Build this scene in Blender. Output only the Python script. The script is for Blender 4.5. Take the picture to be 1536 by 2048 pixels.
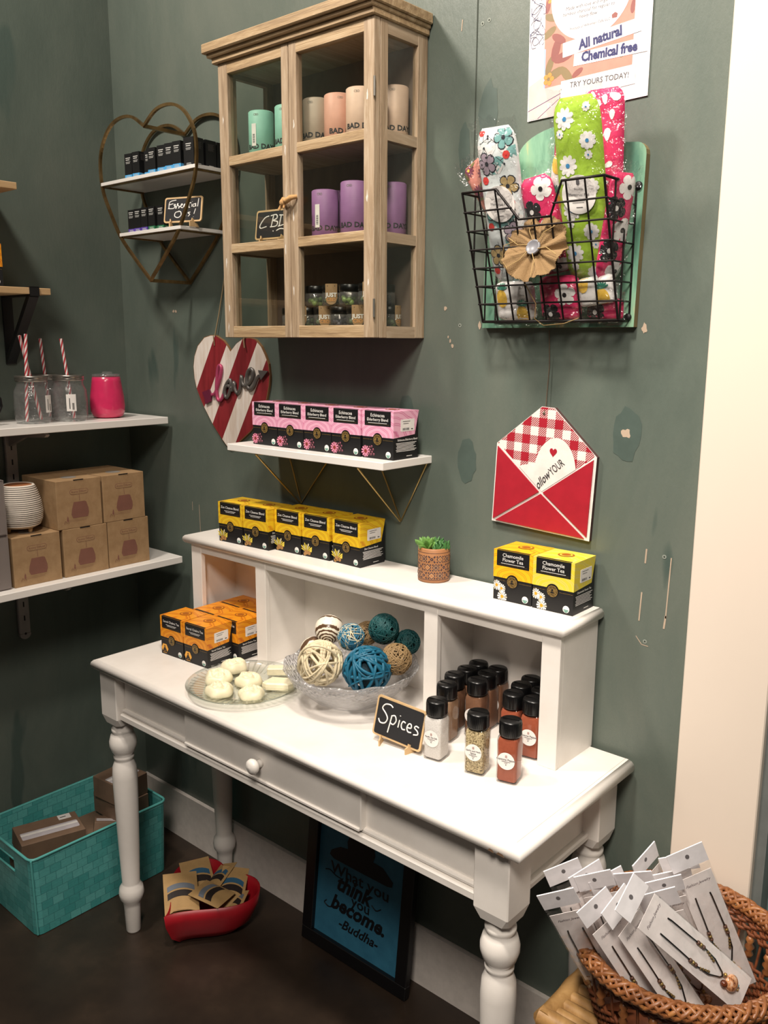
import bpy, bmesh, math, random
from math import sin, cos, pi, radians, sqrt, atan2
from mathutils import Vector, Matrix, noise
from mathutils.geometry import tessellate_polygon
random.seed(7)
for o in list(bpy.data.objects): bpy.data.objects.remove(o)
SC = bpy.context.scene
COL = SC.collection

# ------------------------------------------------------------------ camera, world, lamps, exposure
cd = bpy.data.cameras.new('camera'); cam = bpy.data.objects.new('camera', cd); COL.objects.link(cam)
cd.sensor_fit = 'VERTICAL'; cd.sensor_height = 36.0; cd.lens = 1741.05/2048*36.0; cd.clip_start = .05
_y, _p, _r = radians(41.1617), radians(-11.1112), radians(.2975)
_f = Vector((-sin(_y)*cos(_p), cos(_y)*cos(_p), sin(_p))); _rt = Vector((cos(_y), sin(_y), 0)); _up = _rt.cross(_f)
_r2 = cos(_r)*_rt + sin(_r)*_up; _u2 = -sin(_r)*_rt + cos(_r)*_up
cam.matrix_world = Matrix(((_r2.x, _u2.x, -_f.x, 2.3043), (_r2.y, _u2.y, -_f.y, -1.4563), (_r2.z, _u2.z, -_f.z, 1.5338), (0, 0, 0, 1)))
SC.camera = cam
SC.view_settings.view_transform = 'Standard'; SC.view_settings.look = 'None'
SC.view_settings.exposure = 0.02; SC.view_settings.gamma = 1.0; SC.view_settings.use_curve_mapping = False
w = bpy.data.worlds.new('world'); SC.world = w; w.use_nodes = True
w.node_tree.nodes['Background'].inputs[0].default_value = (1.0, .90, .80, 1)
w.node_tree.nodes['Background'].inputs[1].default_value = .05
def area(name, loc, target, size, power, col=(1, .90, .79), spread=180):
    l = bpy.data.lights.new(name, 'AREA'); l.shape = 'DISK'; l.size = size; l.energy = power; l.color = col; l.spread = radians(spread)
    o = bpy.data.objects.new(name, l); COL.objects.link(o); o.location = loc
    o.rotation_euler = (Vector(target)-Vector(loc)).to_track_quat('-Z', 'Y').to_euler(); return o
area('ceiling_spot_key', (.55, -1.00, 2.95), (1.0, -.1, 1.5), .22, 28)
area('ceiling_spot_side', (1.65, -.90, 2.95), (1.60, -.1, 1.2), .22, 11.5, spread=95)
area('ceiling_shop_light', (2.45, -1.95, 2.9), (1.85, -.25, .6), .6, 17, spread=88)

# ------------------------------------------------------------------ materials
def lin(c):
    if isinstance(c, str):
        c = c.lstrip('#'); c = [int(c[i:i+2], 16)/255 for i in (0, 2, 4)]
        c = [x/12.92 if x <= .04045 else ((x+.055)/1.055)**2.4 for x in c]
    return (c[0], c[1], c[2], 1.0)
MATS = {}
def nt(name):
    m = bpy.data.materials.new(name); m.use_nodes = True; t = m.node_tree; return m, t, t.nodes['Principled BSDF'], t.nodes['Material Output']
def mp(t, scale=(1, 1, 1), rot=(0, 0, 0), coord='Object'):
    tc = t.nodes.new('ShaderNodeTexCoord'); m = t.nodes.new('ShaderNodeMapping'); m.inputs['Scale'].default_value = scale; m.inputs['Rotation'].default_value = rot
    t.links.new(tc.outputs[coord], m.inputs[0]); return m.outputs[0]
def ns(t, vec, scale, detail=4, rough=.6, dist=0):
    n = t.nodes.new('ShaderNodeTexNoise'); n.inputs['Scale'].default_value = scale; n.inputs['Detail'].default_value = detail
    n.inputs['Roughness'].default_value = rough; n.inputs['Distortion'].default_value = dist; t.links.new(vec, n.inputs['Vector']); return n.outputs['Fac']
def ramp(t, fac, stops):
    r = t.nodes.new('ShaderNodeValToRGB'); t.links.new(fac, r.inputs[0]); e = r.color_ramp.elements
    while len(e) < len(stops): e.new(.5)
    for i, (p, c) in enumerate(stops): e[i].position = p; e[i].color = lin(c)
    return r.outputs[0]
def bump(t, p, fac, strength, dist=.002):
    b = t.nodes.new('ShaderNodeBump'); b.inputs['Strength'].default_value = strength; b.inputs['Distance'].default_value = dist
    t.links.new(fac, b.inputs['Height']); t.links.new(b.outputs[0], p.inputs['Normal']); return b
def pm(name, col, rough=.5, metal=0, var=None, bmp=None, spec=.5, coat=0):
    """var=(scale vec, noise scale, [stops]) ; bmp=(scale vec, noise scale, strength, dist)"""
    if name in MATS: return MATS[name]
    m, t, p, o = nt(name); p.inputs['Base Color'].default_value = lin(col); p.inputs['Roughness'].default_value = rough
    p.inputs['Metallic'].default_value = metal; p.inputs['Specular IOR Level'].default_value = spec; p.inputs['Coat Weight'].default_value = coat
    if var is None:
        f = ns(t, mp(t), 35, 3); a = [x*.93 for x in lin(col)[:3]]; b = [min(1, x*1.05) for x in lin(col)[:3]]
        t.links.new(ramp(t, f, [(.35, a), (.65, b)]), p.inputs['Base Color'])
    else: t.links.new(ramp(t, ns(t, mp(t, var[0]), var[1], 5), var[2]), p.inputs['Base Color'])
    if bmp: bump(t, p, ns(t, mp(t, bmp[0]), bmp[1], 4), bmp[2], bmp[3])
    MATS[name] = m; return m
def glassy(name, tint, edge, gloss=.07, rough=.03, bmp=None, vor=None, frost=0, fcol=(.9, .9, .9)):
    """thin clear glass or film: see-through sheet with fresnel reflection, darker where seen edge-on"""
    m, t, p, o = nt(name); t.nodes.remove(p)
    tr = t.nodes.new('ShaderNodeBsdfTransparent'); gl = t.nodes.new('ShaderNodeBsdfGlossy'); gl.inputs['Roughness'].default_value = rough
    lw = t.nodes.new('ShaderNodeLayerWeight'); lw.inputs[0].default_value = .35
    t.links.new(ramp(t, lw.outputs['Facing'], [(.0, tint), (.55, tint), (1.0, edge)]), tr.inputs[0])
    fr = t.nodes.new('ShaderNodeLayerWeight'); fr.inputs[0].default_value = .5
    pw = t.nodes.new('ShaderNodeMath'); pw.operation = 'POWER'; pw.inputs[1].default_value = 4.5; t.links.new(fr.outputs['Facing'], pw.inputs[0])
    ad = t.nodes.new('ShaderNodeMath'); ad.operation = 'MULTIPLY_ADD'; ad.use_clamp = True; ad.inputs[1].default_value = .8; ad.inputs[2].default_value = gloss; t.links.new(pw.outputs[0], ad.inputs[0])
    if bmp or vor:
        b = t.nodes.new('ShaderNodeBump'); v = mp(t, (bmp or vor)[0])
        if vor:
            n = t.nodes.new('ShaderNodeTexVoronoi'); n.inputs['Scale'].default_value = vor[1]; t.links.new(v, n.inputs['Vector']); h = n.outputs['Distance']
        else: h = ns(t, v, bmp[1], 3)
        b.inputs['Strength'].default_value = (bmp or vor)[2]; b.inputs['Distance'].default_value = (bmp or vor)[3]; t.links.new(h, b.inputs['Height'])
        for q in (gl, fr, lw): t.links.new(b.outputs[0], q.inputs['Normal'])
    mx = t.nodes.new('ShaderNodeMixShader'); t.links.new(ad.outputs[0], mx.inputs[0]); t.links.new(tr.outputs[0], mx.inputs[1]); t.links.new(gl.outputs[0], mx.inputs[2])
    out_ = mx.outputs[0]
    if frost:
        df = t.nodes.new('ShaderNodeBsdfDiffuse'); df.inputs[0].default_value = (*fcol, 1); m2 = t.nodes.new('ShaderNodeMixShader'); m2.inputs[0].default_value = frost
        t.links.new(out_, m2.inputs[1]); t.links.new(df.outputs[0], m2.inputs[2]); out_ = m2.outputs[0]
        if bmp or vor: t.links.new(b.outputs[0], df.inputs['Normal'])
    t.links.new(out_, o.inputs[0]); MATS[name] = m; return m

def wall_mat():
    m, t, p, o = nt('green_wall_paint')
    v = mp(t, (1, 1, .45)); a = ns(t, v, 2.6, 6, .65, .4); c1 = ramp(t, a, [(.3, '#4e5952'), (.5, '#5b655d'), (.68, '#676e65')])
    v2 = mp(t, (5, 5, 1.1)); b = ns(t, v2, 1.7, 3, .5, .3); mk = ramp(t, b, [(.66, (0, 0, 0)), (.70, (1, 1, 1))])
    mx = t.nodes.new('ShaderNodeMix'); mx.data_type = 'RGBA'; t.links.new(mk, mx.inputs[0]); t.links.new(c1, mx.inputs[6]); mx.inputs[7].default_value = lin('#485650')
    t.links.new(mx.outputs[2], p.inputs['Base Color']); p.inputs['Roughness'].default_value = .42
    bump(t, p, ns(t, mp(t, (1, 1, .35)), 95, 5, .7), .35, .0018); return m
M_wall = wall_mat()
M_floor = pm('dark_stained_concrete', '#2e241d', .38, var=((1, 1, 1), 5, [(.3, '#231b16'), (.55, '#30261e'), (.75, '#3f3228')]), bmp=((1, 1, 1), 60, .15, .001))
M_base = pm('off_white_baseboard_paint', '#dcd4cd', .45)
M_cream = pm('cream_trim_paint', '#ddd0c2', .5, var=((1, 1, .3), 2, [(.3, '#dacdbf'), (.7, '#e0d3c5')]), bmp=((1, 1, .3), 60, .1, .001))
M_teal = pm('grey_teal_paint', '#6f8a88', .7, var=((1, 1, 1), 14, [(.35, '#5f7a78'), (.65, '#7d9795')]))
M_white = pm('white_furniture_paint', '#e9e3dc', .33, var=((1, 1, 1), 9, [(.3, '#e3ddd6'), (.7, '#eee9e3')]), bmp=((1, 1, 1), 60, .06, .001))
M_chip = pm('worn_wood_chip', '#6a5340', .7)
M_shelf = pm('white_laminate', '#e9e5e0', .28, var=((1, 1, 1), 2, [(.3, '#e7e3de'), (.7, '#ece8e3')]))
M_brass = pm('antique_brass', '#8c6f45', .34, .85, var=((1, 1, 1), 30, [(.3, '#6f5736'), (.7, '#a5865a')]))
M_brass2 = pm('pale_brass_wire', '#b39a63', .3, .85)
M_black = pm('matt_black', '#101012', .5)
M_blackgloss = pm('black_plastic', '#0b0b0c', .3)
def wood(name, a, b, c, sc=(12, 12, 1.2), rough=.62, bs=.3):
    m, t, p, o = nt(name); n1 = ns(t, mp(t, sc), 3.2, 6, .7, .8); c1 = ramp(t, n1, [(.25, a), (.5, b), (.75, c)])
    t.links.new(c1, p.inputs['Base Color']); p.inputs['Roughness'].default_value = rough; bump(t, p, ns(t, mp(t, sc), 14, 5), bs, .0015); MATS[name] = m; return m
M_cabv = wood('weathered_wood_upright', '#75624d', '#a08a70', '#c2b19b', (22, 22, 1.6), bs=.6)
M_cabh = wood('weathered_wood_crosspiece', '#7a634a', '#a68c69', '#c6b090', (1.6, 22, 22), bs=.6)
M_cabd = wood('weathered_wood_depth', '#83705a', '#a18d75', '#b9a892', (12, 1.2, 12))
M_cabdark = wood('dark_cabinet_back', '#6d5f55', '#7d6d62', '#8a7a6e', (3, 3, 1.5))
M_wash = pm('whitewash_trace', '#d3ccc3', .7)
M_pine = wood('pale_pine', '#b18e66', '#c6a478', '#d4b48a', (10, 1.2, 10))
M_plyl = pm('birch_ply', '#cfae80', .6)
M_slate = pm('chalkboard_black', '#1b1b1e', .75)
M_chalk = pm('white_chalk_ink', '#f2f0ec', .8)
M_gold = pm('printed_gold', '#8f7440', .42, .35, var=((1, 1, 1), 500, [(.42, '#5d4826'), (.58, '#a88a50')]))
M_paper = pm('white_paper', '#ebe7e3', .6)
M_ink = pm('dark_print_ink', '#2a2a2e', .7)
M_print = pm('white_print_ink', '#e8e6e2', .6)
M_greenink = pm('organic_seal_green', '#4f8f80', .6)
M_kraft = pm('kraft_card', '#9c7e5a', .75, var=((1, 1, 1), 40, [(.35, '#947653'), (.65, '#a28460')]))
M_kraftprint = pm('brown_kraft_print', '#7d5345', .75)
M_kraftpale = pm('kraft_paper_pouch', '#b3905f', .7)
M_glass = glassy('clear_pane_glass', (.93, .94, .92), (.7, .72, .7), .055, .02)
M_cello = glassy('clear_cellophane', (.985, .985, .99), (.92, .92, .94), .10, .12, bmp=((1, 1, 1), 60, 1.0, .008))
M_cello2 = glassy('clear_plastic_sleeve', (.995, .99, .99), (.95, .94, .94), .11, .18, bmp=((1, 1, 1), 70, .6, .003))
M_jarglass = glassy('clear_jar_glass', (.94, .96, .96), (.45, .49, .49), .08, .05, bmp=((1, 1, 1), 45, .9, .006), frost=.06)
M_bowlglass = glassy('cut_glass', (.95, .95, .97), (.5, .5, .56), .16, .10, vor=((1, 1, 1), 110, 1.0, .008), frost=.22)
M_bowlplain = glassy('plain_moulded_glass', (.96, .96, .97), (.6, .6, .64), .08, .12, bmp=((1, 1, 1), 70, .6, .004), frost=.10)
M_plateglass = glassy('green_tinted_glass', (.95, .97, .95), (.6, .66, .62), .10, .06, bmp=((1, 1, 1), 30, .2, .002))
M_spiceglass = glassy('spice_jar_glass', (.96, .96, .96), (.55, .55, .55), .05, .04)
M_frost = glassy('frosted_drawer_plastic', (.75, .72, .71), (.5, .47, .46), .05, .4, frost=.45, fcol=(.38, .33, .31))

# ------------------------------------------------------------------ mesh builder
def T(x=0, y=0, z=0): return Matrix.Translation((x, y, z))
def RX(a): return Matrix.Rotation(radians(a), 4, 'X')
def RY(a): return Matrix.Rotation(radians(a), 4, 'Y')
def RZ(a): return Matrix.Rotation(radians(a), 4, 'Z')
def front(y=0, x=0, z=0): return Matrix(((1, 0, 0, x), (0, 0, -1, y), (0, 1, 0, z), (0, 0, 0, 1)))     # local (right, up, out) on a face that looks to -Y
def side(x=0, y=0, z=0): return Matrix(((0, 0, 1, x), (1, 0, 0, y), (0, 1, 0, z), (0, 0, 0, 1)))       # same on a face that looks to +X
TXT = {}
def glyphs(s, size, shear=0, offset=0, align='CENTER'):
    k = (s, size, shear, offset, align)
    if k in TXT: return TXT[k]
    cu = bpy.data.curves.new('lettering', 'FONT'); cu.body = s; cu.size = size; cu.shear = shear; cu.offset = offset; cu.resolution_u = 2
    cu.align_x = align; cu.align_y = 'CENTER'; ob = bpy.data.objects.new('lettering', cu); COL.objects.link(ob)
    dg = bpy.context.evaluated_depsgraph_get(); me = bpy.data.meshes.new_from_object(ob.evaluated_get(dg))
    r = ([v.co.copy() for v in me.vertices], [tuple(p.vertices) for p in me.polygons])
    bpy.data.objects.remove(ob); bpy.data.meshes.remove(me); bpy.data.curves.remove(cu); TXT[k] = r; return r
def rrect(w, h, r, n=4, cx=0, cy=0):
    out = []
    for sx, sy, a0 in ((1, 1, 0), (-1, 1, 90), (-1, -1, 180), (1, -1, 270)):
        for i in range(n+1):
            a = radians(a0+90*i/n); out.append((cx+sx*(w/2-r)+r*cos(a), cy+sy*(h/2-r)+r*sin(a)))
    return out
def circ(r, n=20, cx=0, cy=0, ry=None): return [(cx+r*cos(2*pi*i/n), cy+(ry or r)*sin(2*pi*i/n)) for i in range(n)]
class MB:
    def __init__(s): s.v = []; s.f = []; s.mi = []; s.sm = []
    def add(s, vs, fs, mi=0, M=None, smooth=False, fn=None):
        b = len(s.v)
        for q in vs:
            q = Vector(q)
            if fn: q = Vector(fn(q))
            if M is not None: q = M @ q
            s.v.append(q)
        for f in fs: s.f.append(tuple(b+i for i in f)); s.mi.append(mi); s.sm.append(smooth)
        return s
    def box(s, x0, x1, y0, y1, z0, z1, mi=0, bev=0, M=None, seg=1):
        if bev <= 0:
            v = [(x, y, z) for z in (z0, z1) for y in (y0, y1) for x in (x0, x1)]
            return s.add(v, [(0, 2, 3, 1), (4, 5, 7, 6), (0, 1, 5, 4), (2, 6, 7, 3), (0, 4, 6, 2), (1, 3, 7, 5)], mi, M)
        bm = bmesh.new(); bmesh.ops.create_cube(bm, size=1)
        bmesh.ops.scale(bm, vec=(x1-x0, y1-y0, z1-z0), verts=bm.verts); bmesh.ops.translate(bm, vec=((x0+x1)/2, (y0+y1)/2, (z0+z1)/2), verts=bm.verts)
        bmesh.ops.bevel(bm, geom=bm.edges[:], offset=bev, segments=seg, affect='EDGES', profile=.5); bm.verts.index_update()
        s.add([q.co.copy() for q in bm.verts], [tuple(q.index for q in f.verts) for f in bm.faces], mi, M); bm.free(); return s
    def poly(s, pts, mi=0, M=None, z=0, fn=None):
        v = [(p[0], p[1], z if len(p) < 3 else p[2]) for p in pts]
        tr = tessellate_polygon([[Vector(q) for q in v]]); a = 0
        for t in tr:
            A, B, C = (v[i] for i in t); a += (B[0]-A[0])*(C[1]-A[1])-(B[1]-A[1])*(C[0]-A[0])
        return s.add(v, [t if a > 0 else t[::-1] for t in tr], mi, M, fn=fn)
    def prism(s, pts, h, mi=0, M=None, side_mi=None, z=0, smooth=False):
        A = sum(pts[i][0]*pts[(i+1) % len(pts)][1]-pts[(i+1) % len(pts)][0]*pts[i][1] for i in range(len(pts)))
        if A < 0: pts = pts[::-1]
        n = len(pts); tr = tessellate_polygon([[Vector((p[0], p[1], 0)) for p in pts]]); top = []; bot = []
        for t in tr:
            a, b, c = (pts[i] for i in t); cr = (b[0]-a[0])*(c[1]-a[1])-(b[1]-a[1])*(c[0]-a[0])
            t = t if cr > 0 else t[::-1]; top.append(tuple(i+n for i in t)); bot.append(tuple(t[::-1]))
        v = [(p[0], p[1], z) for p in pts]+[(p[0], p[1], z+h) for p in pts]
        s.add(v, top+bot, mi, M); s.add(v, [(i, (i+1) % n, n+(i+1) % n, n+i) for i in range(n)], mi if side_mi is None else side_mi, M, smooth); return s
    def lathe(s, prof, seg=32, mi=0, M=None, smooth=True, fn=None, caps=False):
        v = []; f = []; n = len(prof)
        for i in range(seg):
            a = 2*pi*i/seg
            for r, z in prof: v.append((r*cos(a), r*sin(a), z))
        for i in range(seg):
            for k in range(n-1):
                a = i*n+k; b = ((i+1) % seg)*n+k
                f.append((a, b, b+1, a+1))
        if caps: f.append(tuple(((seg-1-i) % seg)*n for i in range(seg))); f.append(tuple(i*n+n-1 for i in range(seg)))
        return s.add(v, f, mi, M, smooth, fn)
    def tube(s, pts, r, seg=8, mi=0, M=None, closed=False, radii=None, flat=1.0, smooth=True):
        P = [Vector(p) for p in pts]; n = len(P); v = []; f = []; prev = None
        for i in range(n):
            a = P[(i-1) % n] if (closed or i > 0) else P[i]; b = P[(i+1) % n] if (closed or i < n-1) else P[i]
            t = (b-a); t = t.normalized() if t.length > 1e-9 else Vector((0, 0, 1))
            if prev is None: u = t.orthogonal().normalized()
            else:
                u = prev-t*prev.dot(t); u = u.normalized() if u.length > 1e-6 else t.orthogonal().normalized()
            prev = u; w_ = t.cross(u); rr = radii[i] if radii else r
            for k in range(seg): a_ = 2*pi*k/seg; v.append(P[i]+u*rr*cos(a_)+w_*rr*sin(a_)*flat)
        for i in range(n if closed else n-1):
            j = (i+1) % n
            for k in range(seg): f.append((i*seg+k, i*seg+(k+1) % seg, j*seg+(k+1) % seg, j*seg+k))
        s.add(v, f, mi, M, smooth)
        if not closed: s.add(v, [tuple(reversed(range(seg))), tuple((n-1)*seg+k for k in range(seg))], mi, M)
        return s
    def ball(s, c, r, mi=0, seg=14, sc=(1, 1, 1), M=None, fn=None):
        v = []; f = []; R = seg//2
        for j in range(R+1):
            for i in range(seg):
                a = 2*pi*i/seg; b = pi*j/R; v.append((c[0]+r*sc[0]*sin(b)*cos(a), c[1]+r*sc[1]*sin(b)*sin(a), c[2]-r*sc[2]*cos(b)))
        for j in range(R):
            for i in range(seg): k = (i+1) % seg; f.append((j*seg+i, j*seg+k, (j+1)*seg+k, (j+1)*seg+i))
        return s.add(v, f, mi, M, True, fn)
    def text(s, t, size, M, mi, z=.0004, x=0, y=0, shear=0, offset=0, align='CENTER', sx=1.0, rot=0, fn=None):
        vs, fs = glyphs(t, size, shear, offset, align); c, q = cos(radians(rot)), sin(radians(rot))
        pts = [(x+(p.x*sx)*c-p.y*q, y+(p.x*sx)*q+p.y*c, z) for p in vs]
        return s.add(pts, fs, mi, M, fn=fn)
    def stroke(s, pts, wd, M, mi, z=.0005, sx=1, sy=1, x=0, y=0, sm=3):
        P = [Vector((x+p[0]*sx, y+p[1]*sy, z)) for p in pts]
        if sm > 1 and len(P) > 2:
            Q = []
            for i in range(len(P)-1):
                a, b, c, d = P[max(i-1, 0)], P[i], P[i+1], P[min(i+2, len(P)-1)]
                for k in range(sm):
                    u = k/sm; Q.append(.5*((2*b)+(c-a)*u+(2*a-5*b+4*c-d)*u*u+(3*b-a-3*c+d)*u**3))
            Q.append(P[-1]); P = Q
        return s.tube(P, wd/2, 6, mi, M, flat=1.0) if len(P) > 1 else s
    def lines(s, x0, x1, ys, th, M, mi, z=.0004, jag=0):
        for k, yy in enumerate(ys):
            e = (k*7 % 5)/5*jag; s.poly([(x0+e*.3, yy), (x1-e, yy), (x1-e, yy+th), (x0+e*.3, yy+th)], mi, M, z)
        return s
    def build(s, name, mats, parent=None, loc=None, M=None):
        me = bpy.data.meshes.new(name); me.from_pydata([tuple(q) for q in s.v], [], s.f)
        if not isinstance(mats, (list, tuple)): mats = [mats]
        for m in mats: me.materials.append(m)
        me.polygons.foreach_set('material_index', s.mi); me.polygons.foreach_set('use_smooth', s.sm); me.update()
        o = bpy.data.objects.new(name, me); COL.objects.link(o)
        if parent: o.parent = parent
        if loc: o.location = loc
        if M is not None: o.matrix_local = M
        return o
def tag(o, label=None, cat=None, group=None, kind=None):
    for k, v in (('label', label), ('category', cat), ('group', group), ('kind', kind)):
        if v: o[k] = v
    return o
def thing(name, label, cat, loc=(0, 0, 0), rz=0, group=None, M=None):
    o = bpy.data.objects.new(name, None); COL.objects.link(o); o.empty_display_size = .05
    if M is not None: o.matrix_world = M
    else: o.location = loc; o.rotation_euler = (0, 0, radians(rz))
    return tag(o, label, cat, group)
def dup(root, label, loc=None, rz=None, M=None, group=None, skip=()):
    r = root.copy(); COL.objects.link(r); r['label'] = label
    if group: r['group'] = group
    if M is not None: r.matrix_world = M
    else: r.location = loc; r.rotation_euler = (0, 0, radians(rz or 0))
    for ch in root.children:
        if ch.name.split('.')[0] in skip: continue
        c = ch.copy(); COL.objects.link(c); c.parent = r
        for g in ch.children: d = g.copy(); COL.objects.link(d); d.parent = c
    return r
def struct(name, mb, m, label=None): return tag(mb.build(name, m), label, None, None, 'structure')

# ------------------------------------------------------------------ room shell
struct('floor', MB().box(-.4, 4.2, -4.2, .35, -.05, 0), M_floor, 'dark brown stained concrete floor')
b = MB().box(0, 1.742, .012, .10, 0, 3.0)
struct('wall_back', b, M_wall, 'dark green painted plywood wall behind the white desk')
struct('wall_left', MB().box(-.09, 0, -2.2, .10, 0, 3.0), M_wall, 'dark green wall with the white shelves')
struct('baseboard_back', MB().box(.012, 1.741, 0, .012, 0, .153), M_base, 'off-white baseboard under the green wall')
struct('baseboard_left', MB().box(0, .012, -2.2, .012, 0, .153), M_base)
struct('trim_1', MB().box(1.743, 1.888, -.004, .10, 0, 3.0, bev=.002), M_cream, 'wide cream board at the end of the green wall')
b = MB().box(1.888, 1.905, .01, .10, 0, 3.0)
struct('trim_2', b, pm('grey_jamb', '#6a6f6d', .6), 'narrow grey strip beside the cream board')
struct('door_1', MB().box(1.905, 2.7, .05, .09, .0, 3.0), M_teal, 'grey teal panel past the cream board')
# paint seams, filler blobs and scrapes of the back wall
def marks():
    b = MB(); F = front(.0118)
    def blob(x, z, rx, rz, mi, jag=.25, n=14, rot=0):
        pts = []
        for i in range(n):
            a = 2*pi*i/n; k = 1+jag*(random.random()-.5)*2; u, v = rx*k*cos(a), rz*k*sin(a)
            pts.append((x+u*cos(rot)-v*sin(rot), z+u*sin(rot)+v*cos(rot)))
        b.poly(pts, mi, F, .0003+.0001*mi+.00001*(len(b.f) % 9))
    b.poly([(1.2485, 1.86), (1.2515, 1.86), (1.2515, 2.99), (1.2485, 2.99)], 1, F, .0003)
    for x, z, rx, rz in ((1.225, 1.905, .014, .05), (1.28, 1.96, .022, .06), (1.085, 1.36, .024, .06), (1.25, 1.29, .024, .045), (1.60, 1.37, .028, .05)):
        blob(x, z, rx, rz, 0, .12, 18)
    for x, z, rx, rz in ((.247, 1.611, .004, .004), (.258, 1.611, .004, .004), (1.186, 1.60, .004, .005), (1.273, 1.566, .004, .007), (1.623, 1.558, .005, .009), (1.206, 1.525, .003, .004), (1.2, 1.535, .002, .004), (1.195, 1.543, .0015, .003), (1.083, 1.322, .004, .006), (1.6, 1.372, .009, .008)): blob(x, z, rx, rz, 2 if rx < .01 else 3)
    for x, z, h in ((1.652, 1.085, .0025), (1.643, 1.0, .003), (1.7, 1.06, .003), (1.696, .985, .0025)): pass
    for x0, z0, x1, z1, w_ in ((1.653, 1.167, 1.652, 1.14, .0030), (1.649, 1.085, 1.647, 1.03, .0026), (1.700, 1.158, 1.697, 1.045, .0022), (1.697, 1.05, 1.695, 1.025, .0034), (1.643, 1.0, 1.655, .986, .0015), (1.655, .986, 1.668, .985, .0015), (.331, 1.08, .333, 1.0, .0018), (.30, 1.085, .30, 1.06, .0015), (1.215, 2.14, 1.213, 2.12, .002)):
        d = Vector((x1-x0, z1-z0)).normalized(); n_ = Vector((-d.y, d.x))*w_/2
        b.poly([(x0+n_.x, z0+n_.y), (x0-n_.x, z0-n_.y), (x1-n_.x, z1-n_.y), (x1+n_.x, z1+n_.y)], 2, F, .0004)
    for x, z in ((1.687, 1.158), (1.661, .993), (1.224, 1.566), (1.262, 2.123), (1.277, 2.126)): b.poly(circ(.004, 10, x, z), 3, F, .0004); b.poly(circ(.0018, 8, x, z), 1, F, .0006)
    o = b.build('wall_back_wear_marks', [pm('touch_up_paint', '#4c5a54', .45), pm('seam_dark', '#31382f', .8), pm('bare_filler', '#b39f8b', .8), pm('filler_grey', '#8d938a', .7)])
    tag(o, 'scrapes, touch-up paint and nail holes in the green wall', None, None, 'structure')
marks()

# ------------------------------------------------------------------ white desk
def turned(prof, seg=28): return MB().lathe(prof, seg)
desk = thing('writing_desk', 'white painted writing desk with turned legs and one drawer', 'desk', (0, 0, 0))
TX0, TX1, TY0, TY1, TZ = .4195, 1.6633, -.400, -.002, .76
def slab(x0, x1, y0, y1, z0, z1, r, edges='lfr', n=6):
    """top with a half-round front and side edges"""
    b = MB(); prof = []
    for i in range(n+1):
        a = -pi/2+pi*i/n; prof.append((cos(a), (z0+z1)/2+sin(a)*(z1-z0)/2))
    rings = []
    for c, z in prof:
        i = r*(1-c); rings.append([(x0+(i if 'l' in edges else 0), y1, z), (x0+(i if 'l' in edges else 0), y0+i, z), (x1-(i if 'r' in edges else 0), y0+i, z), (x1-(i if 'r' in edges else 0), y1, z)])
    v = [p for g in rings for p in g]; f = []
    for k in range(n):
        for j in range(3): f.append((k*4+j, k*4+j+1, k*4+j+5, k*4+j+4))
        f.append((k*4+3, k*4, k*4+4, k*4+7))
    b.add(v, f, 0, None, True); b.add(v, [(3, 2, 1, 0), (n*4, n*4+1, n*4+2, n*4+3)], 0); return b
b = slab(TX0, TX1, TY0, TY1, .733, TZ, .013)
for x, y, r in ((1.628, TY0+.0005, .004), (1.61, TY0+.0005, .003), (1.655, TY0+.004, .002)):
    b.poly([(x-r*2, .740), (x+r*2, .739), (x+r, .744), (x-r, .7445)], 1, front(y-.0012))
b.poly([(TX1-.0185, TY1), (TX1-.0190, TY1), (TX1-.0190, TY0+.02), (TX1-.0185, TY0+.02)], 2, None, TZ+.0003)
b.build('tabletop', [M_white, M_chip, pm('paint_seam', '#a8a096', .6)], desk)
LY0, LY1 = -.345, -.035
apz0, apz1 = .622, .733
def apron(x0, x1, y0, y1): return MB().box(x0, x1, y0, y1, apz0, apz1)
b = apron(.50, 1.575, -.357, -.340); b.box(.495, 1.58, -.372, -.350, .612, .630, bev=.003); b.box(.495, 1.58, -.365, -.352, .630, .640, bev=.003); b.build('front_apron', M_white, desk)
b = apron(1.585, 1.600, -.32, -.04); b.box(1.58, 1.612, -.32, -.05, .608, .622, bev=.003); b.build('side_apron', M_white, desk)
b = apron(.455, .470, -.32, -.04); b.build('side_apron', M_white, desk)
apron(.48, 1.58, -.045, -.03).build('back_apron', M_white, desk)
dr = MB().box(.762, 1.303, -.372, -.350, .637, .730, bev=.002); dr.box(.764, 1.301, -.376, -.370, .637, .644, bev=.0015)
dr = dr.build('drawer', M_white, desk)
kb = MB().lathe([(.0, 0), (.009, 0), (.008, .006), (.0075, .011), (.014, .015), (.0165, .021), (.0150, .027), (.009, .031), (0, .032)], 24, M=front(-.372, 1.022, .6795))
kb.build('knob', M_white, dr)
legprof = [(.0, 0), (.0175, 0), (.019, .004), (.0215, .075), (.0235, .088), (.0300, .098), (.0325, .112), (.0300, .128), (.0235, .138), (.0225, .142), (.0265, .25), (.0300, .38), (.0315, .44), (.0295, .470), (.0235, .486), (.0225, .490), (.0255, .494), (.0255, .499), (.0225, .503), (.0290, .512), (.0340, .528), (.0340, .540), (.0295, .556), (.0240, .563), (.0270, .567), (.0270, .574), (.0235, .579), (.0255, .588)]
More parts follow.
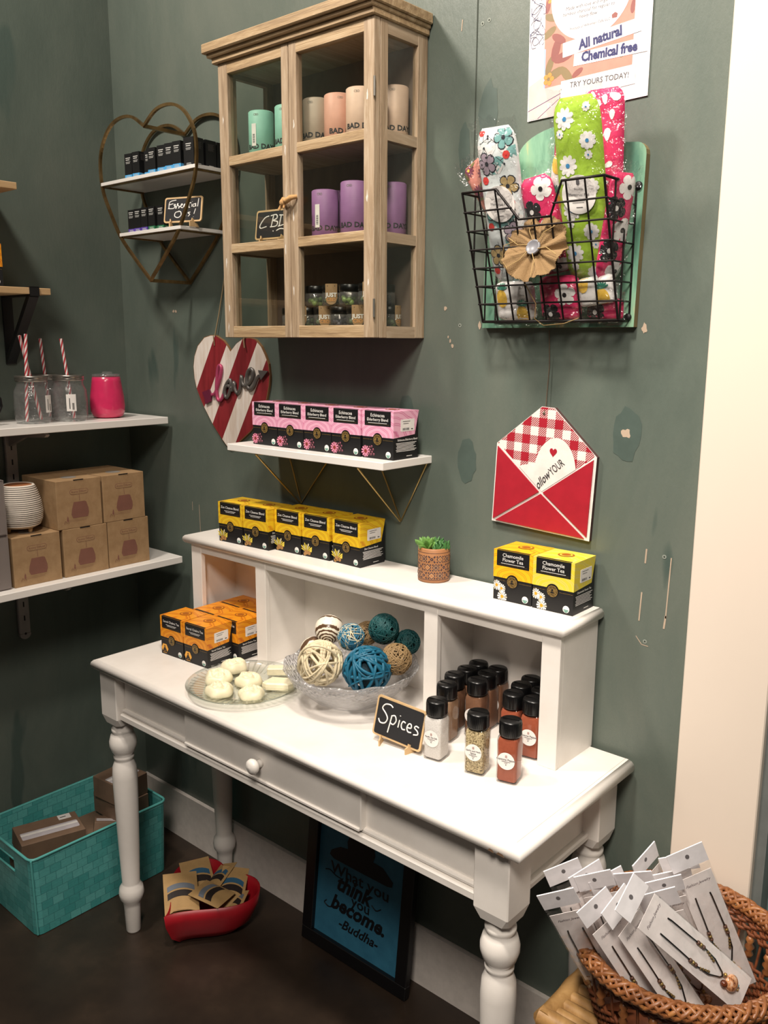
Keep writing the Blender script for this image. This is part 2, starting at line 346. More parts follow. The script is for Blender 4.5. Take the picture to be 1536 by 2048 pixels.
for lx, ly, ang in ((.459, LY0, 0), (1.598, LY0, 0), (.459, LY1-.003, 0), (1.598, LY1-.003, 0)):
    b = MB().lathe(legprof, 32); hw = .0345
    rings = [(.020, .586), (.030, .592), (hw, .612), (hw, .733)]
    v = []
    for r, z in rings:
        c = r*.30
        for sx, sy in ((1, 1), (-1, 1), (-1, -1), (1, -1)):
            v += [(sx*r, sy*(r-c), z), (sx*(r-c), sy*r, z)] if sx*sy > 0 else [(sx*(r-c), sy*r, z), (sx*r, sy*(r-c), z)]
    f = [(k*8+j, k*8+(j+1) % 8, k*8+8+(j+1) % 8, k*8+8+j) for k in range(3) for j in range(8)]
    v2 = list(v)
    for i, (x_, y_, z_) in enumerate(v):     # square block above, chamfer only low down
        k = i//8
        if k >= 2: s_ = hw; v2[i] = (math.copysign(s_, x_)*(1 if abs(x_) > abs(y_) else .94), math.copysign(s_, y_)*(1 if abs(y_) >= abs(x_) else .94), z_)
    b.add(v2, f, 0); b.build('leg', M_white, desk, (lx, ly, 0))

# ------------------------------------------------------------------ hutch on the desk
hut = thing('desk_hutch', 'white open pigeonhole hutch standing on the back of the white desk', 'hutch', (0, 0, 0))
HY = -.135
slab(.468, 1.581, -.148, .004, 1.019, 1.041, .010).build('top_board', M_white, hut)
for x0, x1 in ((.4880, .5020), (1.5560, 1.5700)): MB().box(x0, x1, HY+.0128, -.004, TZ, 1.019).build('side_panel', M_white, hut)
for x0, x1 in ((.758, .772), (1.274, 1.288)): MB().box(x0, x1, HY+.0128, -.004, TZ, 1.012).build('divider', M_white, hut)
for x0, x1 in ((.4880, .5280), (.739, .775), (1.2580, 1.2920), (1.5310, 1.5700)): MB().box(x0, x1, HY, HY+.013, TZ, 1.019, bev=.0008).build('face_post', M_white, hut)
MB().box(.527, 1.532, HY+.001, HY+.012, .9995, 1.019).build('face_rail', M_white, hut)
MB().box(.488, 1.570, -.004, .003, TZ, 1.018).build('back_panel', M_white, hut)

# ------------------------------------------------------------------ chalkboard signs
STROKES = {
 'Spices': [[(.33, .82), (.27, .87), (.16, .84), (.11, .72), (.19, .62), (.25, .5), (.21, .36), (.11, .33), (.06, .42)], [(.335, .62), (.32, .4), (.30, .15)], [(.33, .6), (.40, .64), (.44, .52), (.39, .4), (.325, .42)],
  [(.51, .58), (.50, .38)], [(.515, .70), (.513, .685)], [(.645, .56), (.59, .58), (.56, .48), (.59, .38), (.655, .39)], [(.69, .47), (.77, .49), (.76, .58), (.71, .57), (.685, .46), (.72, .37), (.79, .38)], [(.93, .57), (.87, .59), (.84, .53), (.91, .47), (.925, .39), (.84, .35)]],
 'CBD': [[(.37, .80), (.24, .74), (.11, .50), (.13, .38), (.31, .43)], [(.50, .80), (.45, .42)], [(.42, .80), (.58, .83), (.61, .70), (.49, .62), (.63, .57), (.60, .42), (.42, .40)], [(.73, .78), (.69, .42)], [(.68, .80), (.92, .74), (.92, .5), (.66, .40)], [(.51, .25), (.53, .24)], [(.62, .25), (.72, .31), (.84, .29)], [(.93, .3), (.95, .29)]],
 'EO': [[(.30, .90), (.12, .84), (.10, .56)], [(.12, .72), (.22, .76)], [(.08, .56), (.24, .56), (.28, .72), (.24, .70), (.31, .58), (.29, .55), (.36, .74), (.33, .72), (.40, .60), (.37, .55), (.41, .62), (.49, .70), (.45, .72), (.44, .60), (.50, .57), (.54, .72), (.54, .58), (.56, .72), (.60, .72), (.61, .58)],
  [(.68, .86), (.66, .58), (.70, .57)], [(.62, .74), (.73, .75)], [(.75, .70), (.75, .58)], [(.755, .80), (.755, .79)], [(.84, .70), (.79, .68), (.79, .58), (.84, .60), (.85, .72), (.86, .58)], [(.93, .92), (.91, .58)],
  [(.42, .42), (.30, .38), (.28, .22), (.38, .16), (.46, .26), (.44, .40), (.38, .43)], [(.52, .34), (.51, .2), (.55, .2)], [(.53, .44), (.53, .43)], [(.62, .46), (.59, .2)], [(.72, .36), (.65, .34), (.71, .26), (.66, .19)], [(.86, .50), (.82, .28)], [(.81, .16), (.81, .15)]]}
def chalk(label, key, loc, rz, wd=.112, ht=.080, tilt=8, roll=0, thick=.0030, group=None):
    t = thing('chalkboard_sign', label, 'sign', loc, rz, group)
    M = T(0, 0, .010) @ RX(-tilt) @ RY(roll)
    fr = MB().prism(rrect(wd, ht, .006, 4, 0, ht/2+.002), .0035, 0, M @ front(.0035)); fr.build('wooden_frame', M_plyl, t)
    s_ = MB().prism(rrect(wd-.008, ht-.008, .004, 4, 0, ht/2+.002), .0006, 0, M @ front(0)); 
    for st in STROKES[key]: s_.stroke([(p[0], p[1]) for p in st], thick, M @ front(-.0004), 1, 0, wd*.94, ht*.94, -wd*.47, .002+ht*.03)
    s_.build('chalk_panel', [M_slate, M_chalk], t)
    for sx in (-1, 1):
        f = MB().prism([(-.012, 0), (.016, 0), (.010, .008), (.003, .010), (.0025, .016), (-.004, .020), (-.0055, .014), (-.012, .012)], .0028, 0, T(sx*wd*.30, 0, 0) @ RZ(sx*-18) @ side(-.0014) @ Matrix.Diagonal((1, 1, 1, 1)))
        f.build('easel_foot', M_plyl, t)
    return t
chalk('small chalkboard sign lettered Spices on the white desk', 'Spices', (1.292, -.262, TZ), 6, .114, .080, 10, 4.5)

# ------------------------------------------------------------------ boxed teas
def swirl(name, base, line, line2):
    m, t, p, o = nt(name); wv = t.nodes.new('ShaderNodeTexWave'); wv.wave_type = 'RINGS'; wv.rings_direction = 'SPHERICAL'; wv.inputs['Scale'].default_value = 24; wv.inputs['Distortion'].default_value = 4
    wv.inputs['Detail'].default_value = 1.5; wv.inputs['Detail Scale'].default_value = 1.2; v0 = mp(t, (1, 1, 1.25)); v0.node.inputs['Location'].default_value = (0, .04, -.050); t.links.new(v0, wv.inputs['Vector'])
    t.links.new(ramp(t, wv.outputs['Fac'], [(0, base), (.55, base), (.78, line), (.86, line2), (1, base)]), p.inputs['Base Color']); p.inputs['Roughness'].default_value = .38; return m
TEA = {
 'echinacea': (('Echinacea', 'Elderberry Blend'), swirl('pink_swirl_card', '#eab0c8', '#d583a8', '#c9688f'), [pm('pink_petal_print', '#e88aa6', .5), pm('dark_berry_print', '#57323a', .5), pm('flower_heart_print', '#7a3028', .5)]),
 'zen': (('Zen Cleanse Blend',), swirl('yellow_swirl_card', '#e8c126', '#d69a1e', '#c9871b'), [pm('yellow_petal_print', '#e3cc4d', .5), pm('walnut_print', '#a57a45', .5), pm('cream_print', '#e9ddb0', .5)]),
 'chamomile': (('Chamomile', 'Flower Tea'), swirl('gold_swirl_card', '#eebd22', '#d9941c', '#d98f1c'), [pm('daisy_petal_print', '#efece4', .5), pm('daisy_heart_print', '#d99a22', .5), pm('daisy_shadow_print', '#cfc6b4', .5)]),
 'chamomile2': (('Chamomile', 'Flower Tea'), swirl('lemon_swirl_card', '#e4cf3f', '#dfd07a', '#d8c86a'), None),
 'sacral': (('Sacral Chakra Tea',), swirl('orange_swirl_card', '#e8981f', '#cf7016', '#c2600f'), [pm('amber_hexagon_print', '#e6a640', .5), pm('figure_print', '#1d130c', .5), pm('ring_print', '#f0cd85', .5)]),
}
TEA['chamomile2'] = (TEA['chamomile2'][0], TEA['chamomile2'][1], TEA['chamomile'][2])
M_medline = pm('medallion_line_print', '#a05a18', .5)
def tea_box(kind, label, loc, rz, group, sticker=False, W=.0850, D=.0800, H=.1000):
    names, sw, fl = TEA[kind]; t = thing('tea_box', label, 'box', loc, rz, group)
    h, d = W/2, D/2; F = front(-d); S = side(h)
    b = MB().box(-h, h, -d, d, 0, H-.002)
    for sx in (-1, 1): b.poly([(sx*.014, .0395), (sx*(h-.001), .0395), (sx*(h-.001), .0401), (sx*.014, .0401)], 1, F, .0004)
    b.poly(circ(.0068, 18, .029, .0105), 2, F, .0004); b.poly([(.0235, .010), (.0345, .010), (.0325, .0062), (.029, .0042), (.0255, .0062)], 3, F, .0007); b.text('USDA', .0036, F, 7, .0007, .029, .0128, offset=.0001); b.text('ORGANIC', .0018, F, 2, .0010, .029, .0080)
    if kind == 'echinacea':
        for i in range(11):
            a = 2*pi*i/11; b.poly([(-.034+.003*cos(a-.3), .014+.003*sin(a-.3)), (-.034+.012*cos(a-.16), .014+.012*sin(a-.16)), (-.034+.012*cos(a+.16), .014+.012*sin(a+.16)), (-.034+.003*cos(a+.3), .014+.003*sin(a+.3))], 4, F, .0004+.00001*i)
        b.poly(circ(.0042, 12, -.034, .014), 6, F, .0008)
        for x_, z_ in ((-.021, .017), (-.016, .013), (-.019, .008), (-.013, .019), (-.023, .023), (-.011, .009), (-.017, .025), (-.024, .010)): b.poly(circ(.0032, 9, x_, z_), 5, F, .0006); b.poly(circ(.0009, 6, x_+.001, z_+.001), 4, F, .0008)
    elif kind == 'zen':
        for i in range(9):
            a = radians(20+i*17); l_ = .016+.004*(i % 2); b.poly([(-.030, .010), (-.030+l_*cos(a-.09), .010+l_*sin(a-.09)), (-.030+(l_+.003)*cos(a), .010+(l_+.003)*sin(a)), (-.030+l_*cos(a+.09), .010+l_*sin(a+.09))], 4 if i % 3 else 6, F, .0004+.00001*i)
        for x_, z_, r_ in ((-.030, .010, .0062), (-.021, .009, .005), (-.035, .005, .004)): b.poly(circ(r_, 12, x_, z_), 5, F, .0008)
        b.poly([(-.024, .012), (-.012, .021), (-.013, .012)], 4, F, .0007)
    elif kind.startswith('cham'):
        for cx, cz, R in ((-.035, .029, .0095), (-.024, .024, .0085), (-.022, .008, .0105)):
            for i in range(12):
                a = 2*pi*i/12; q = [(cx+R*.3*cos(a-.25), cz+R*.3*sin(a-.25)), (cx+R*cos(a-.17), cz+R*sin(a-.17)), (cx+R*1.07*cos(a), cz+R*1.07*sin(a)), (cx+R*cos(a+.17), cz+R*sin(a+.17)), (cx+R*.3*cos(a+.25), cz+R*.3*sin(a+.25))]
                b.poly([(max(-h+.0005, x_), max(.001, z_)) for x_, z_ in q], 4 if i % 4 else 6, F, .0004+.00001*i)
            b.poly(circ(R*.33, 12, cx, cz), 5, F, .0009)
    else:
        b.poly(circ(.0135, 6, -.029, .0155), 4, F, .0004); b.poly(circ(.0022, 10, -.029, .0215), 5, F, .0007)
        b.poly([(-.0375, .0075), (-.0335, .015), (-.0305, .019), (-.0275, .019), (-.0245, .015), (-.0205, .0075), (-.029, .0100)], 5, F, .0007); b.poly([(-.040, .0055), (-.018, .0055), (-.018, .0085), (-.040, .0085)], 5, F, .0007)
    b.text(' '.join(names), .0058, S, 7, .0004, -d+.013, .0405, align='LEFT', offset=.0001); b.lines(-d+.008, d-.006, [.0335-.0028*i for i in range(7)], .0012, S, 7, .0004, .012); b.lines(.002, d-.020, [.0055], .0013, S, 7)
    b.build('carton', [M_black, M_gold, M_print, M_greenink]+fl+[M_print], t)
    e = .0008; b = MB()
    prof = [(-d-e, .0455), (-d-e, H), (d+e, H), (d*.70, .0500)]      # (y, z) side profile
    v = [(-h-e, y_, z_) for y_, z_ in prof]+[(h+e, y_, z_) for y_, z_ in prof]
    b.add(v, [(0, 4, 5, 1), (1, 5, 6, 2), (4, 7, 6, 5), (0, 1, 2, 3)], 0)
    b.box(-h+.0065, h-.0065, -d-e-.0004, -d-e+.0002, .0690, H-.0005, 1); b.box(-h+.0065, h-.0065, -d-e, -d+.0045, H, H+.0003, 1)
    FF = front(-d-e)
    if len(names) == 2: b.text(names[0], .0100, FF, 2, .0008, 0, .0905, offset=.00005); b.text(names[1], .0100 if len(names[1]) < 12 else .0086, FF, 2, .0008, 0, .0815, offset=.00005); b.lines(-.026, .026, [.0742], .0009, FF, 2, .0008)
    else: b.text(names[0], .0084, FF, 2, .0008, 0, .0875, offset=.00005); b.lines(-.020, .020, [.0790], .0010, FF, 2, .0008); b.lines(-.016, .016, [.0760], .0010, FF, 2, .0008)
    b.lines(-.033, .033, [.0722], .0003, FF, 3, .0008)
    b.poly([(.0135*cos(a), .0405+.0135*sin(a)) for a in [radians(22+136*i/14) for i in range(15)]], 1, FF, .0003)
    g = circ(.0112, 26, 0, .0400); b.poly(g, 3, FF, .0010); b.poly(circ(.0088, 22, 0, .0400), 1, FF, .0012); b.poly(circ(.0084, 22, 0, .0400), 3, FF, .0014)
    b.text('BUDDHA', .0030, FF, 1, .0017, 0, .0465); b.text('TEAS', .0030, FF, 1, .0017, 0, .0335); b.poly(circ(.0022, 10, 0, .0420), 1, FF, .0017); b.poly([(-.0045, .0362), (.0045, .0362), (.0025, .0392), (-.0025, .0392)], 1, FF, .0017)
    TP = T(0, .006, H+.0002)
    for r0 in (.016, .0125, .009): b.poly(circ(r0, 26, ry=r0*.95), 4 if r0 != .0125 else 0, TP, .0003*(1+(r0 < .014)+(r0 < .010)))
    b.build('lid', [sw, M_black, M_print, M_gold, M_medline], t)
    if sticker:
        b = MB(); SS = side(h+e); b.prism(rrect(.044, .025, .002, 3, .004, .0705), .0003, 0, SS)
        b.lines(-.012, .012, [.0782, .0738], .0009, SS, 1, .0006, .012)
        x_ = -.012
        while x_ < .008: w_ = random.choice((.0004, .0007, .001)); b.poly([(x_, .0605), (x_+w_, .0605), (x_+w_, .0650), (x_, .0650)], 1, SS, .0006); x_ += w_+random.choice((.0005, .0009))
        b.poly([(.015, .061), (.021, .061), (.021, .063), (.015, .063)], 1, SS, .0006); b.build('price_sticker', [M_paper, M_ink], t)
    return t
pinkz = 1.2925
G1 = 'pink tea boxes on the floating shelf'
def row(kind, group, spots, labels, stick):
    first = {}
    for i, ((x, y, z, r), l) in enumerate(zip(spots, labels)):
        st = i in stick
        if st in first: dup(first[st], l, (x, y, z), r, group=group)
        else: first[st] = tea_box(kind, l, (x, y, z), r, group, st)
row('echinacea', G1, [(.700+.1005*i-(.003 if i == 3 else 0), -.068+(.002 if i % 2 else 0), pinkz, 0) for i in range(0)], [], ())
xs = [.7545, .8425, .9290, 1.0170, 1.1075]
row('echinacea', G1, [(x, -.068-.001*(i % 2), pinkz, 0) for i, x in enumerate(xs)],
    ['pink and black tea box overlapping the striped heart, end of the floating shelf row', 'pink and black tea box second from the striped heart on the floating shelf', 'pink and black tea box in the middle of the floating shelf row',
     'pink and black tea box between the middle one and the stickered one on the shelf', 'pink and black tea box with a price sticker on the end of the floating shelf'], (4,))
G2 = 'yellow tea boxes on the hutch top'
row('zen', G2, [(.634, -.083, 1.041, 3), (.7225, -.078, 1.041, 3), (.812, -.055, 1.041, 2), (.9005, -.050, 1.041, 2), (.9970, -.047, 1.041, -1)],
    ['yellow and black tea box at the corner end of the hutch top row', 'yellow and black tea box with a sticker just before the small gap in the row', 'yellow and black tea box just after the small gap in the hutch top row',
     'yellow and black tea box fourth from the corner on the hutch top', 'yellow and black tea box with price sticker nearest the succulent'], (1, 4))
G3 = 'chamomile tea boxes on the hutch top'
row('chamomile', G3, [(1.4285, -.040, 1.041, 1)], ['golden yellow chamomile tea box without a sticker on the hutch top'], ())
row('chamomile2', G3, [(1.5165, -.040, 1.041, 1)], ['pale lemon chamomile tea box with price sticker at the hutch top end'], (0,))
G4 = 'orange tea boxes on the desk'
row('sacral', G4, [(.553, -.212, TZ, 3), (.6425, -.2075, TZ, 3), (.5750, -.1270, TZ, 1), (.6620, -.1255, TZ, 1), (.5750, -.0445, TZ, 0), (.6620, -.0445, TZ, 0)],
    ['orange tea box of the front pair without a sticker', 'orange tea box of the front pair with price sticker beside the soap plate', 'orange tea box of the middle pair beside the hutch post', 'orange tea box of the middle pair with price sticker',
     'orange tea box of the hindmost pair nearer the hutch side', 'orange tea box of the hindmost pair nearer the hutch divider'], (1, 3))

# ------------------------------------------------------------------ floating shelf with brass brackets
fs = thing('floating_shelf', 'small white floating shelf on brass triangle brackets under the cabinet', 'shelf', (0, 0, 0))
MB().box(.6629, 1.1569, -.148, .012, 1.2765, 1.2925, bev=.001).build('shelf_board', M_shelf, fs)
for x0, x1, xa in ((.705, .865, .752), (1.005, 1.1475, 1.075)):
    r = .0022; zt = 1.2745; zb = 1.138; A = (xa, .008, zb)
    b = MB(); b.tube([(x0, .006, zt), A, (x1, .006, zt)], r, 6); b.tube([(xa+.004, -.140, zt), (xa, .004, zb)], r, 6)
    b.tube([(x0, .006, zt), (xa+.004, -.140, zt), (x1, .006, zt), (x0, .006, zt)], r, 6); b.build('bracket', M_brass2, fs)

# ------------------------------------------------------------------ striped heart board
HEART = [(0.4963, 1.5061), (0.4860, 1.5185), (0.4695, 1.5330), (0.4353, 1.5472), (0.4161, 1.5473), (0.388, 1.5414), (0.3584, 1.5191), (0.3424, 1.4915), (0.3363, 1.4637), (0.3387, 1.4324), (0.3471, 1.4048), (0.3614, 1.3792), (0.3772, 1.3555), (0.4116, 1.3121), (0.4512, 1.2732), (0.4696, 1.2573), (0.4803, 1.2521), (0.4885, 1.2537), (0.5241, 1.2737), (0.5696, 1.3041), (0.6039, 1.3363), (0.6303, 1.3802), (0.644, 1.4243), (0.6472, 1.4484), (0.6432, 1.4769), (0.6318, 1.4989), (0.6178, 1.5194), (0.5962, 1.5368), (0.5738, 1.5408), (0.5484, 1.5391), (0.5221, 1.5268)]
def clip(poly, a, b, keep_left=True):
    out = []; sg = 1 if keep_left else -1
    def sd(p): return sg*((b[0]-a[0])*(p[1]-a[1])-(b[1]-a[1])*(p[0]-a[0]))
    for i in range(len(poly)):
        p, q = poly[i], poly[(i+1) % len(poly)]; u, v = sd(p), sd(q)
        if u >= 0: out.append(p)
        if u*v < 0: t_ = u/(u-v); out.append((p[0]+(q[0]-p[0])*t_, p[1]+(q[1]-p[1])*t_))
    return out
hb = thing('heart_board', 'red and white striped wooden heart reading love on the green wall', 'wall decoration', (0, 0, 0))
b = MB().prism(HEART, .0065, 2, front(.0115))
LN = [((.4353, 1.5472), (.347, 1.403)), ((.4811, 1.5208), (.3786, 1.3555)), ((.5471, 1.5391), (.4115, 1.3112)), ((.6021, 1.5281), (.4512, 1.2732)), ((.6363, 1.4871), (.508, 1.2707))]
cx_, cz_ = .492, 1.40; IN = [(cx_+(x-cx_)*.988, cz_+(z-cz_)*.988) for x, z in HEART]
for k in range(6):
    q = IN
    if k > 0: q = clip(q, LN[k-1][1], LN[k-1][0], False)
    if k < 5 and q: q = clip(q, LN[k][1], LN[k][0], True)
    if len(q) > 2: b.poly(q, k % 2, front(.0046))
b.build('striped_board', [pm('whitewashed_plank', '#d9cdc3', .6, var=((30, 30, 4), 3, [(.35, '#cfc0b3'), (.6, '#ded6cf')])), pm('barn_red_paint', '#7d1f26', .5, var=((30, 30, 4), 3, [(.35, '#701a20'), (.6, '#86242b')])), pm('board_edge', '#7b5a38', .7)], hb)
LOVE = dict(l=[(0.4205, 1.3909), (0.4346, 1.3958), (0.4468, 1.4175), (0.459, 1.4432), (0.4628, 1.4634), (0.4563, 1.4691), (0.449, 1.4597), (0.4436, 1.4343), (0.4408, 1.4088), (0.4423, 1.385), (0.4501, 1.3769), (0.4613, 1.3825), (0.4702, 1.3964)],
 o=[(0.4702, 1.3964), (0.4764, 1.4135), (0.4878, 1.4273), (0.4987, 1.4327), (0.5007, 1.4194), (0.4945, 1.4008), (0.4832, 1.3869), (0.4753, 1.3916), (0.4762, 1.4102), (0.49, 1.4174), (0.503, 1.4112)],
 v=[(0.5027, 1.4045), (0.5143, 1.4282), (0.5162, 1.4117), (0.5261, 1.3988), (0.5371, 1.4125), (0.5438, 1.4456), (0.5456, 1.4293), (0.553, 1.4197)],
 e=[(0.553, 1.4197), (0.5685, 1.4235), (0.5842, 1.4371), (0.59, 1.455), (0.5827, 1.4629), (0.5698, 1.4561), (0.5639, 1.4364), (0.5682, 1.417), (0.5782, 1.4125), (0.5911, 1.4195), (0.6018, 1.4377), (0.6121, 1.446)])
b = MB()
for k, m_ in (('l', 0), ('o', 1), ('v', 1), ('e', 1)): b.stroke(LOVE[k], .0098, front(.003), m_, .003)
b.prism([(0.6101, 1.4604), (0.6456, 1.4589), (0.6192, 1.4366)], .004, 1, front(.0025)); b.prism([(0.3786, 1.396), (0.4102, 1.405), (0.4177, 1.3908), (0.4154, 1.3735), (0.391, 1.3645), (0.3891, 1.3809)], .004, 2, front(.0025))
b.build('love_lettering', [pm('rose_metal', '#b0476a', .4, .3), pm('grey_galvanised', '#6d6a68', .4, .5), pm('plum_metal', '#6d2440', .4, .3)], hb)
b = MB(); b.tube([(.435, .004, 1.545), (.452, .006, 1.60), (.478, .009, 1.70)], .0016, 6); b.tube([(.435, -.001, 1.545), (.433, .003, 1.52)], .0014, 6); b.tube([(.560, .006, 1.56), (.556, .0, 1.535), (.562, -.003, 1.515)], .0018, 6)
b.build('hanging_twine', pm('jute_twine', '#8c7a5b', .8), hb)

# ------------------------------------------------------------------ envelope sign
ev = thing('envelope_sign', 'red wooden envelope sign with gingham flap hanging on twine', 'wall decoration', (1.436, .0115, 1.25), 0)
EM = RY(2.6) @ front(0)
W2, H2 = .1105, .080
out = [(-W2, -H2), (W2, -H2), (W2, H2), (.014, .162), (-.014, .162), (-W2, H2)]
b = MB().prism(out, .009, 1, EM, 5); Z = .0093
def zp(p, mi, z): b.poly(p, mi, EM, z)
flap = [(-W2+.004, H2), (0, -.004), (W2-.004, H2), (.012, .159), (-.012, .159)]
flapC = [(-W2+.001, H2), (W2-.001, H2), (.0135, .161), (-.0135, .161)]
vee = [(-W2+.004, H2), (0, -.002), (W2-.004, H2)]
cell = .0175
for i in range(-8, 8):
    for j in range(-3, 10):
        if i % 2 and j % 2: m_ = 2
        elif (i % 2) or (j % 2): m_ = 3
        else: continue
        q0 = [(i*cell, j*cell), ((i+1)*cell, j*cell), ((i+1)*cell, (j+1)*cell), (i*cell, (j+1)*cell)]
        pieces = [q0]
        if m_ == 3:       # hatched cells
            pieces = []
            for k in range(8):
                o_ = k*cell/4-cell+.0001; st = [(i*cell+o_, j*cell), (i*cell+o_+cell/7.5, j*cell), (i*cell+o_+cell/7.5+cell, (j+1)*cell), (i*cell+o_+cell, (j+1)*cell)]
                st = clip(st, (i*cell, 0), (i*cell, 1), False); st = clip(st, ((i+1)*cell, 0), ((i+1)*cell, 1), True) if st else st
                if st: pieces.append(st)
        for q in pieces:
            for tri in (flapC, vee):
                r_ = q
                A = sum(tri[k][0]*tri[(k+1) % len(tri)][1]-tri[(k+1) % len(tri)][0]*tri[k][1] for k in range(len(tri)))
                for k in range(len(tri)):
                    if len(r_) < 3: break
                    r_ = clip(r_, tri[k], tri[(k+1) % len(tri)], A > 0)
                if len(r_) > 2: zp(r_, 2, Z)
hp = [(.025+.045*cos(a)*(1-.1*sin(a)), .046+.060*sin(a)) for a in [2*pi*i/40 for i in range(40)]]; hq = [(-.032+.034*cos(a), .020+.027*sin(a)) for a in [2*pi*i/30 for i in range(30)]]
for kk, hh_ in enumerate((hp, hq)):
    q = hh_
    for k in (0, 1): q = clip(q, vee[k], vee[k+1], True)
    if len(q) > 2: zp(q, 1, Z+.0005+.0002*kk)
mini = [(.019+.00050*16*sin(a)**3, .078+.0006*(13*cos(a)-5*cos(2*a)-2*cos(3*a)-cos(4*a))) for a in [2*pi*i/24 for i in range(24)]]; zp(mini, 2, Z+.0010)
b.text('YOUR', .022, EM, 4, Z+.0012, .029, .050, rot=44, sx=.60); b.text('ollow', .023, EM, 4, Z+.0012, .000, .020, rot=50, shear=.5, sx=.75, offset=.0003)
bl = .0040
zp([(-W2+.004, -H2+.004), (-W2+.004, H2-.008), (-.006, 0)], 2, Z+.0004) if 0 else None
tri_l = [(-W2+.0035, -H2+.0055), (-.0055, -.003), (-W2+.0035, H2-.0055)]; tri_r = [(W2-.0055, -H2+.0075), (W2-.0055, H2-.0055), (.0035, -.003)]; tri_b = [(-W2+.0095, -H2+.0035), (W2-.0105, -H2+.0035), (-.001, -.0065)]
for tr_ in (tri_l, tri_r, tri_b): b.prism(tr_, .0022, 2, EM, z=Z)
b.build('envelope_board', [M_paper, pm('sign_white', '#e6dfda', .5), pm('sign_red', '#a51f2f', .45), M_paper, M_ink, pm('mdf_edge', '#4a3230', .8)], ev)
b = MB(); b.tube([(-.001, -.010, .150), (0, -.006, .165), (.003, -.004, .24), (.003, -.010, .305)], .0011, 6); b.lathe([(0, 0), (.0025, 0), (.0025, .001), (0, .001)], 10, M=front(-.0100, -.001, .150))
b.build('hanging_twine', pm('brown_twine', '#5d5142', .8), ev)

# ------------------------------------------------------------------ display cabinet
cb = thing('display_cabinet', 'weathered wood and glass wall cabinet holding tubes and jars', 'cabinet', (0, 0, 0))
CX0, CX1, CY0, CY1, CZ0, CZ1 = .671, 1.132, -.150, .010, 1.540, 2.135
b = MB(); zs = 2.128
b.box(.645, 1.145, -.174, .010, 2.146, 2.166, 0, .002); b.box(.652, 1.140, -.166, .010, 2.138, 2.147, 0, .002); b.box(.660, 1.137, -.158, .010, 2.126, 2.139, 0, .002); b.build('cornice', M_cabh, cb)
MB().box(CX0+.014, CX1-.014, CY0+.019, -.001, CZ0+.001, CZ0+.012).build('bottom_board', M_cabd, cb); MB().box(CX0+.014, CX1-.014, CY0+.019, -.001, 2.112, 2.125).build('roof_board', M_cabd, cb)

MB().box(CX0+.014, CX1-.014, 0, .008, CZ0+.001, 2.125).build('back_panel', M_cabdark, cb)
for z in (1.728, 1.914): MB().box(CX0+.016, CX1-.016, CY0+.022, -.0005, z, z+.012).build('inner_shelf', M_cabd, cb)
for sx in (0, 1):     # glazed ends
    x0, x1 = (CX0, CX0+.014) if sx == 0 else (CX1-.014, CX1)
    b = MB(); b.box(x0, x1, CY0+.019, CY0+.040, CZ0, 2.126, 0, .0008); b.box(x0, x1, -.020, .010, CZ0, 2.126, 0, .0008)
    for z0, z1 in ((CZ0, 1.563), (1.725, 1.745), (1.914, 1.934), (2.103, 2.126)): b.box(x0+.0005, x1-.0005, CY0+.040, -.020, z0, z1, 1)
    o = b.build('end_frame', [M_cabv, M_cabd], cb); xm = (x0+x1)/2; MB().box(xm-.001, xm+.001, CY0+.038, -.018, 1.561, 2.105).build('pane', M_glass, o)
for x0, x1, gl, gr in ((CX0, .8955, .031, .021), (.8975, CX1, .022, .027)):   # two doors
    b = MB(); y0, y1 = CY0, CY0+.018
    b.box(x0, x0+gl, y0, y1, CZ0, 2.126, 0, .0012); b.box(x1-gr, x1, y0, y1, CZ0, 2.126, 0, .0012)
    for z0, z1 in ((CZ0, 1.565), (1.726, 1.746), (1.912, 1.932), (2.102, 2.126)):
        b.box(x0+gl-.002, x1-gr+.002, y0+.0006, y1, z0, z1, 1, .001)
    for q in range(6):
        px_ = random.choice((x0+gl*.5, x1-gr*.5))+random.uniform(-.004, .004); pz_ = random.uniform(1.56, 2.1)
        b.poly([(px_+random.uniform(.001, .005)*cos(a)*.6, pz_+random.uniform(.004, .014)*sin(a)) for a in [2*pi*i/9 for i in range(9)]], 2, front(y0-.0002))
    d = b.build('door', [M_cabv, M_cabh, M_wash], cb); MB().box(x0+gl-.004, x1-gr+.004, y0+.008, y0+.010, 1.561, 2.106).build('pane', M_glass, d)
    if x0 > .8:
        for z in (1.58, 1.985):
            k = MB(); k.tube([(1.1345, -.1515, z), (1.1345, -.1515, z+.035)], .0022, 8); k.build('hinge', pm('tarnished_steel', '#8a8780', .4, .8), d)
b = MB(); b.tube([(.882, -.154, 1.815), (.890, -.162, 1.822), (.900, -.164, 1.818), (.912, -.162, 1.824), (.922, -.153, 1.826)], .005, 8, radii=[.004, .0055, .006, .0055, .004]); b.ball((.889, -.163, 1.816), .0078, 0, 10); b.tube([(.884, -.162, 1.812), (.880, -.166, 1.802)], .003, 6); b.tube([(.894, -.162, 1.814), (.894, -.166, 1.804)], .0025, 6)
b.build('rope_pull', pm('frayed_rope', '#b98f5d', .9, bmp=((1, 1, 1), 300, .8, .002)), cb)
chalk('small chalkboard sign lettered CBD inside the glass cabinet', 'CBD', (.803, -.118, 1.741), 6, .104, .064, 8, 0)

